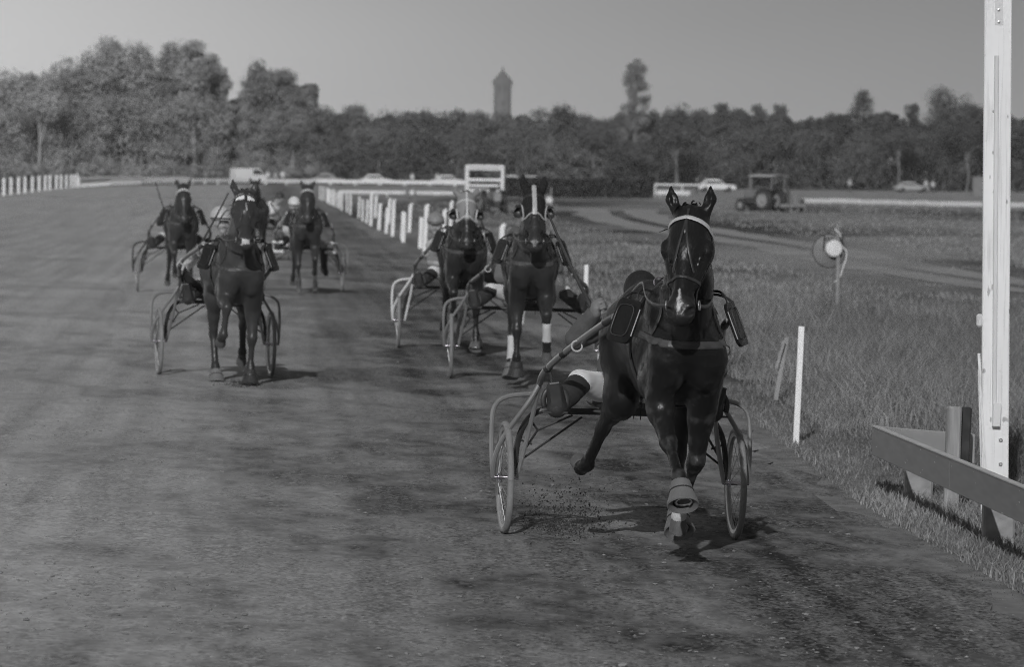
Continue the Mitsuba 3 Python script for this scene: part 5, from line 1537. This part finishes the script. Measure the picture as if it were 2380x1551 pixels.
# dark-hooded horse, right of the middle pair
X, Y, yw, Wt = team_at(1222, 62, 1.0)
horse("dark horse in a black hood with a white centre stripe and blinkers", X, Y, yw, .10,
      {"RF": (10, 3, -12, .0), "LF": (56, -12, -35, .02), "RH": (34, -22, 12, 20, .03), "LH": (4, -50, -30, -50, .06)}, hs=1.12, h=.0145, coat=.030, head=(2, 0, 0), ears=-.25,
      hood=dict(u=.30, tone=.020, pipe=.008, trim=M_PIPING, stripe=.026, label="black hood with a pale centre stripe"), brow=M_LEATHER, bandages=("LF", "RH"), boots=(("RF", M_DARKRUB), ("RH", M_HOOF)), seed=9, poll=(.48, 1.95), nose_up=10)
sulky("wide dark sulky drawn by the horse in the black hood", Wt, half=.82)
driver("driver in a white shirt mostly hidden behind the black-hooded horse, dark glove raised", Wt, h=.0125, lean=(-.10, .0), jacket=.62, sleeve=.16, helmet=.10, half=.82, glove=.03, hand_l=(-1.95, .27, 1.43), dz=.0)
# pale-hooded horse, left of the middle pair
X, Y, yw, Wt = team_at(1062, 72, 2.3)
horse("dark horse in a pale patterned hood with ears laid back", X, Y, yw, .06,
      {"RF": (62, -38, -70, -.04), "LF": (8, -2, 10, .0), "RH": (8, -52, -30, -50, .05), "LH": (35, -22, 14, 30, .02)}, hs=1.1, h=.016, coat=.022, head=(1, 0, 0), ears=.75,
      hood=dict(u=.30, tone=.24, pipe=.011, trim=M_WEB, stripe=.014, label="pale grey hood with white trim round the blinkers"), brow=M_PIPING, seed=12, poll=(.50, 1.88), nose_up=2, boots=(("LH", M_HOOF),))
sulky("white-tubed sulky drawn by the horse in the pale hood", Wt, half=.75, m=M_TUBEWHITE, shaft=M_TUBE)
k, wk = driver("driver in a light creased cap leaning out left of the pale-hooded horse", Wt, h=.0135, lean=(-.26, .05), head_turn=-.1, jacket=.50, sleeve=.40, helmet=.22, helmet_trim=.10, glove=.20, half=.75, band=.2,
               whip=(1, (-1.9, .16, 1.99)), hand_l=(-1.92, .34, 1.48), dz=.06)
tag(wk, "thin dark whip upright between the two hooded horses", "whip")
# far left
X, Y, yw, Wt = team_at(412, 100, 4.7)
horse("brown horse with a broad white browband, farthest to the left of the field", X, Y, yw, .02,
      {"RF": (60, -22, -60, -.05), "LF": (5, -3, 12, .0), "RH": (8, -52, -30, -50, .05), "LH": (35, -22, 14, 30, .02)}, hs=1.05, h=.02, coat=.040, head=(3, 0, 0), brow=M_WEB, low=True, seed=15, poll=(.52, 1.82), nose_up=4)
sulky("dark sulky drawn by the brown horse with the broad white browband", Wt, half=.72, m=M_TUBEDARK, shaft=M_TUBE)
k, wk = driver("driver in white trousers behind the horse with the broad white browband", Wt, h=.016, lean=(.02, .0), jacket=.05, helmet=.05, half=.72, whip=(-1, (-1.9, -.43, 1.94)), hand_r=(-1.95, -.24, 1.40))
tag(wk, "thin whip pointing up behind the far left horse", "whip")
# far right
X, Y, yw, Wt = team_at(702, 104, 3.3)
horse("brown horse with a thin pale browband left of the start of the white stakes", X, Y, yw, .0,
      {"RF": (8, -2, 12, -.04), "LF": (48, -35, -75, .0), "RH": (8, -52, -30, -50, .05), "LH": (35, -22, 14, 30, .02)}, hs=1.08, h=.02, coat=.040, head=(0, 0, 0), brow=M_PIPING, low=True, seed=18, poll=(.50, 1.88), nose_up=4, strap=M_LEATHER)
sulky("sulky with white shafts and white footrests beside the row of stakes", Wt, half=.72, shaft=M_TUBEWHITE, stirrup=M_WHITE, m=M_TUBE, tips=M_TUBEWHITE)
driver("driver with one booted leg hanging down behind the far horse beside the stakes", Wt, h=.016, lean=(-.16, .06), jacket=.42, sleeve=.5, helmet=.6, half=.72, leg_down=1, trousers=.30, boots=.03, dz=.05)
# behind the second horse
X, Y, yw, Wt = team_at(597, 140, .6)
horse("dark horse almost hidden behind the brown horse with the white forehead cloth", X, Y, yw, .0,
      {"RF": (50, -30, -60, 0), "LF": (5, -3, 12, .0), "RH": (8, -52, -30, -50, .05), "LH": (35, -22, 14, 30, .02)}, hs=1.05, h=.022, coat=.026, head=(-6, 0, 0), brow=M_PIPING, low=True, seed=21, poll=(.50, 1.86), panels=False)
sulky("sulky with a white shaft half hidden behind the second horse", Wt, half=.74, shaft=M_TUBEWHITE, tips=M_TUBEWHITE)
driver("driver in a dark cap and white shirt leaning right between the two rear horses", Wt, h=.016, lean=(.45, .05), jacket=.60, sleeve=.62, helmet=.05, half=.74, head_turn=-.15)


# ------------------------------------------------------------------ the air
scene["air"] = {"type": "homogeneous", "albedo": grey(0.95), "sigma_t": grey(0.00010)}
scene["haze"] = {"type": "cube", "to_world": T().translate([0, 1980, 27]).scale([2900, 2300, 29.5]), "bsdf": {"type": "null"}, "interior": {"type": "ref", "id": "air"}}
scene["camera"]["medium"] = {"type": "ref", "id": "air"}
labels["haze"] = {"label": "thin summer haze over the racecourse", "category": "haze", "kind": "stuff"}
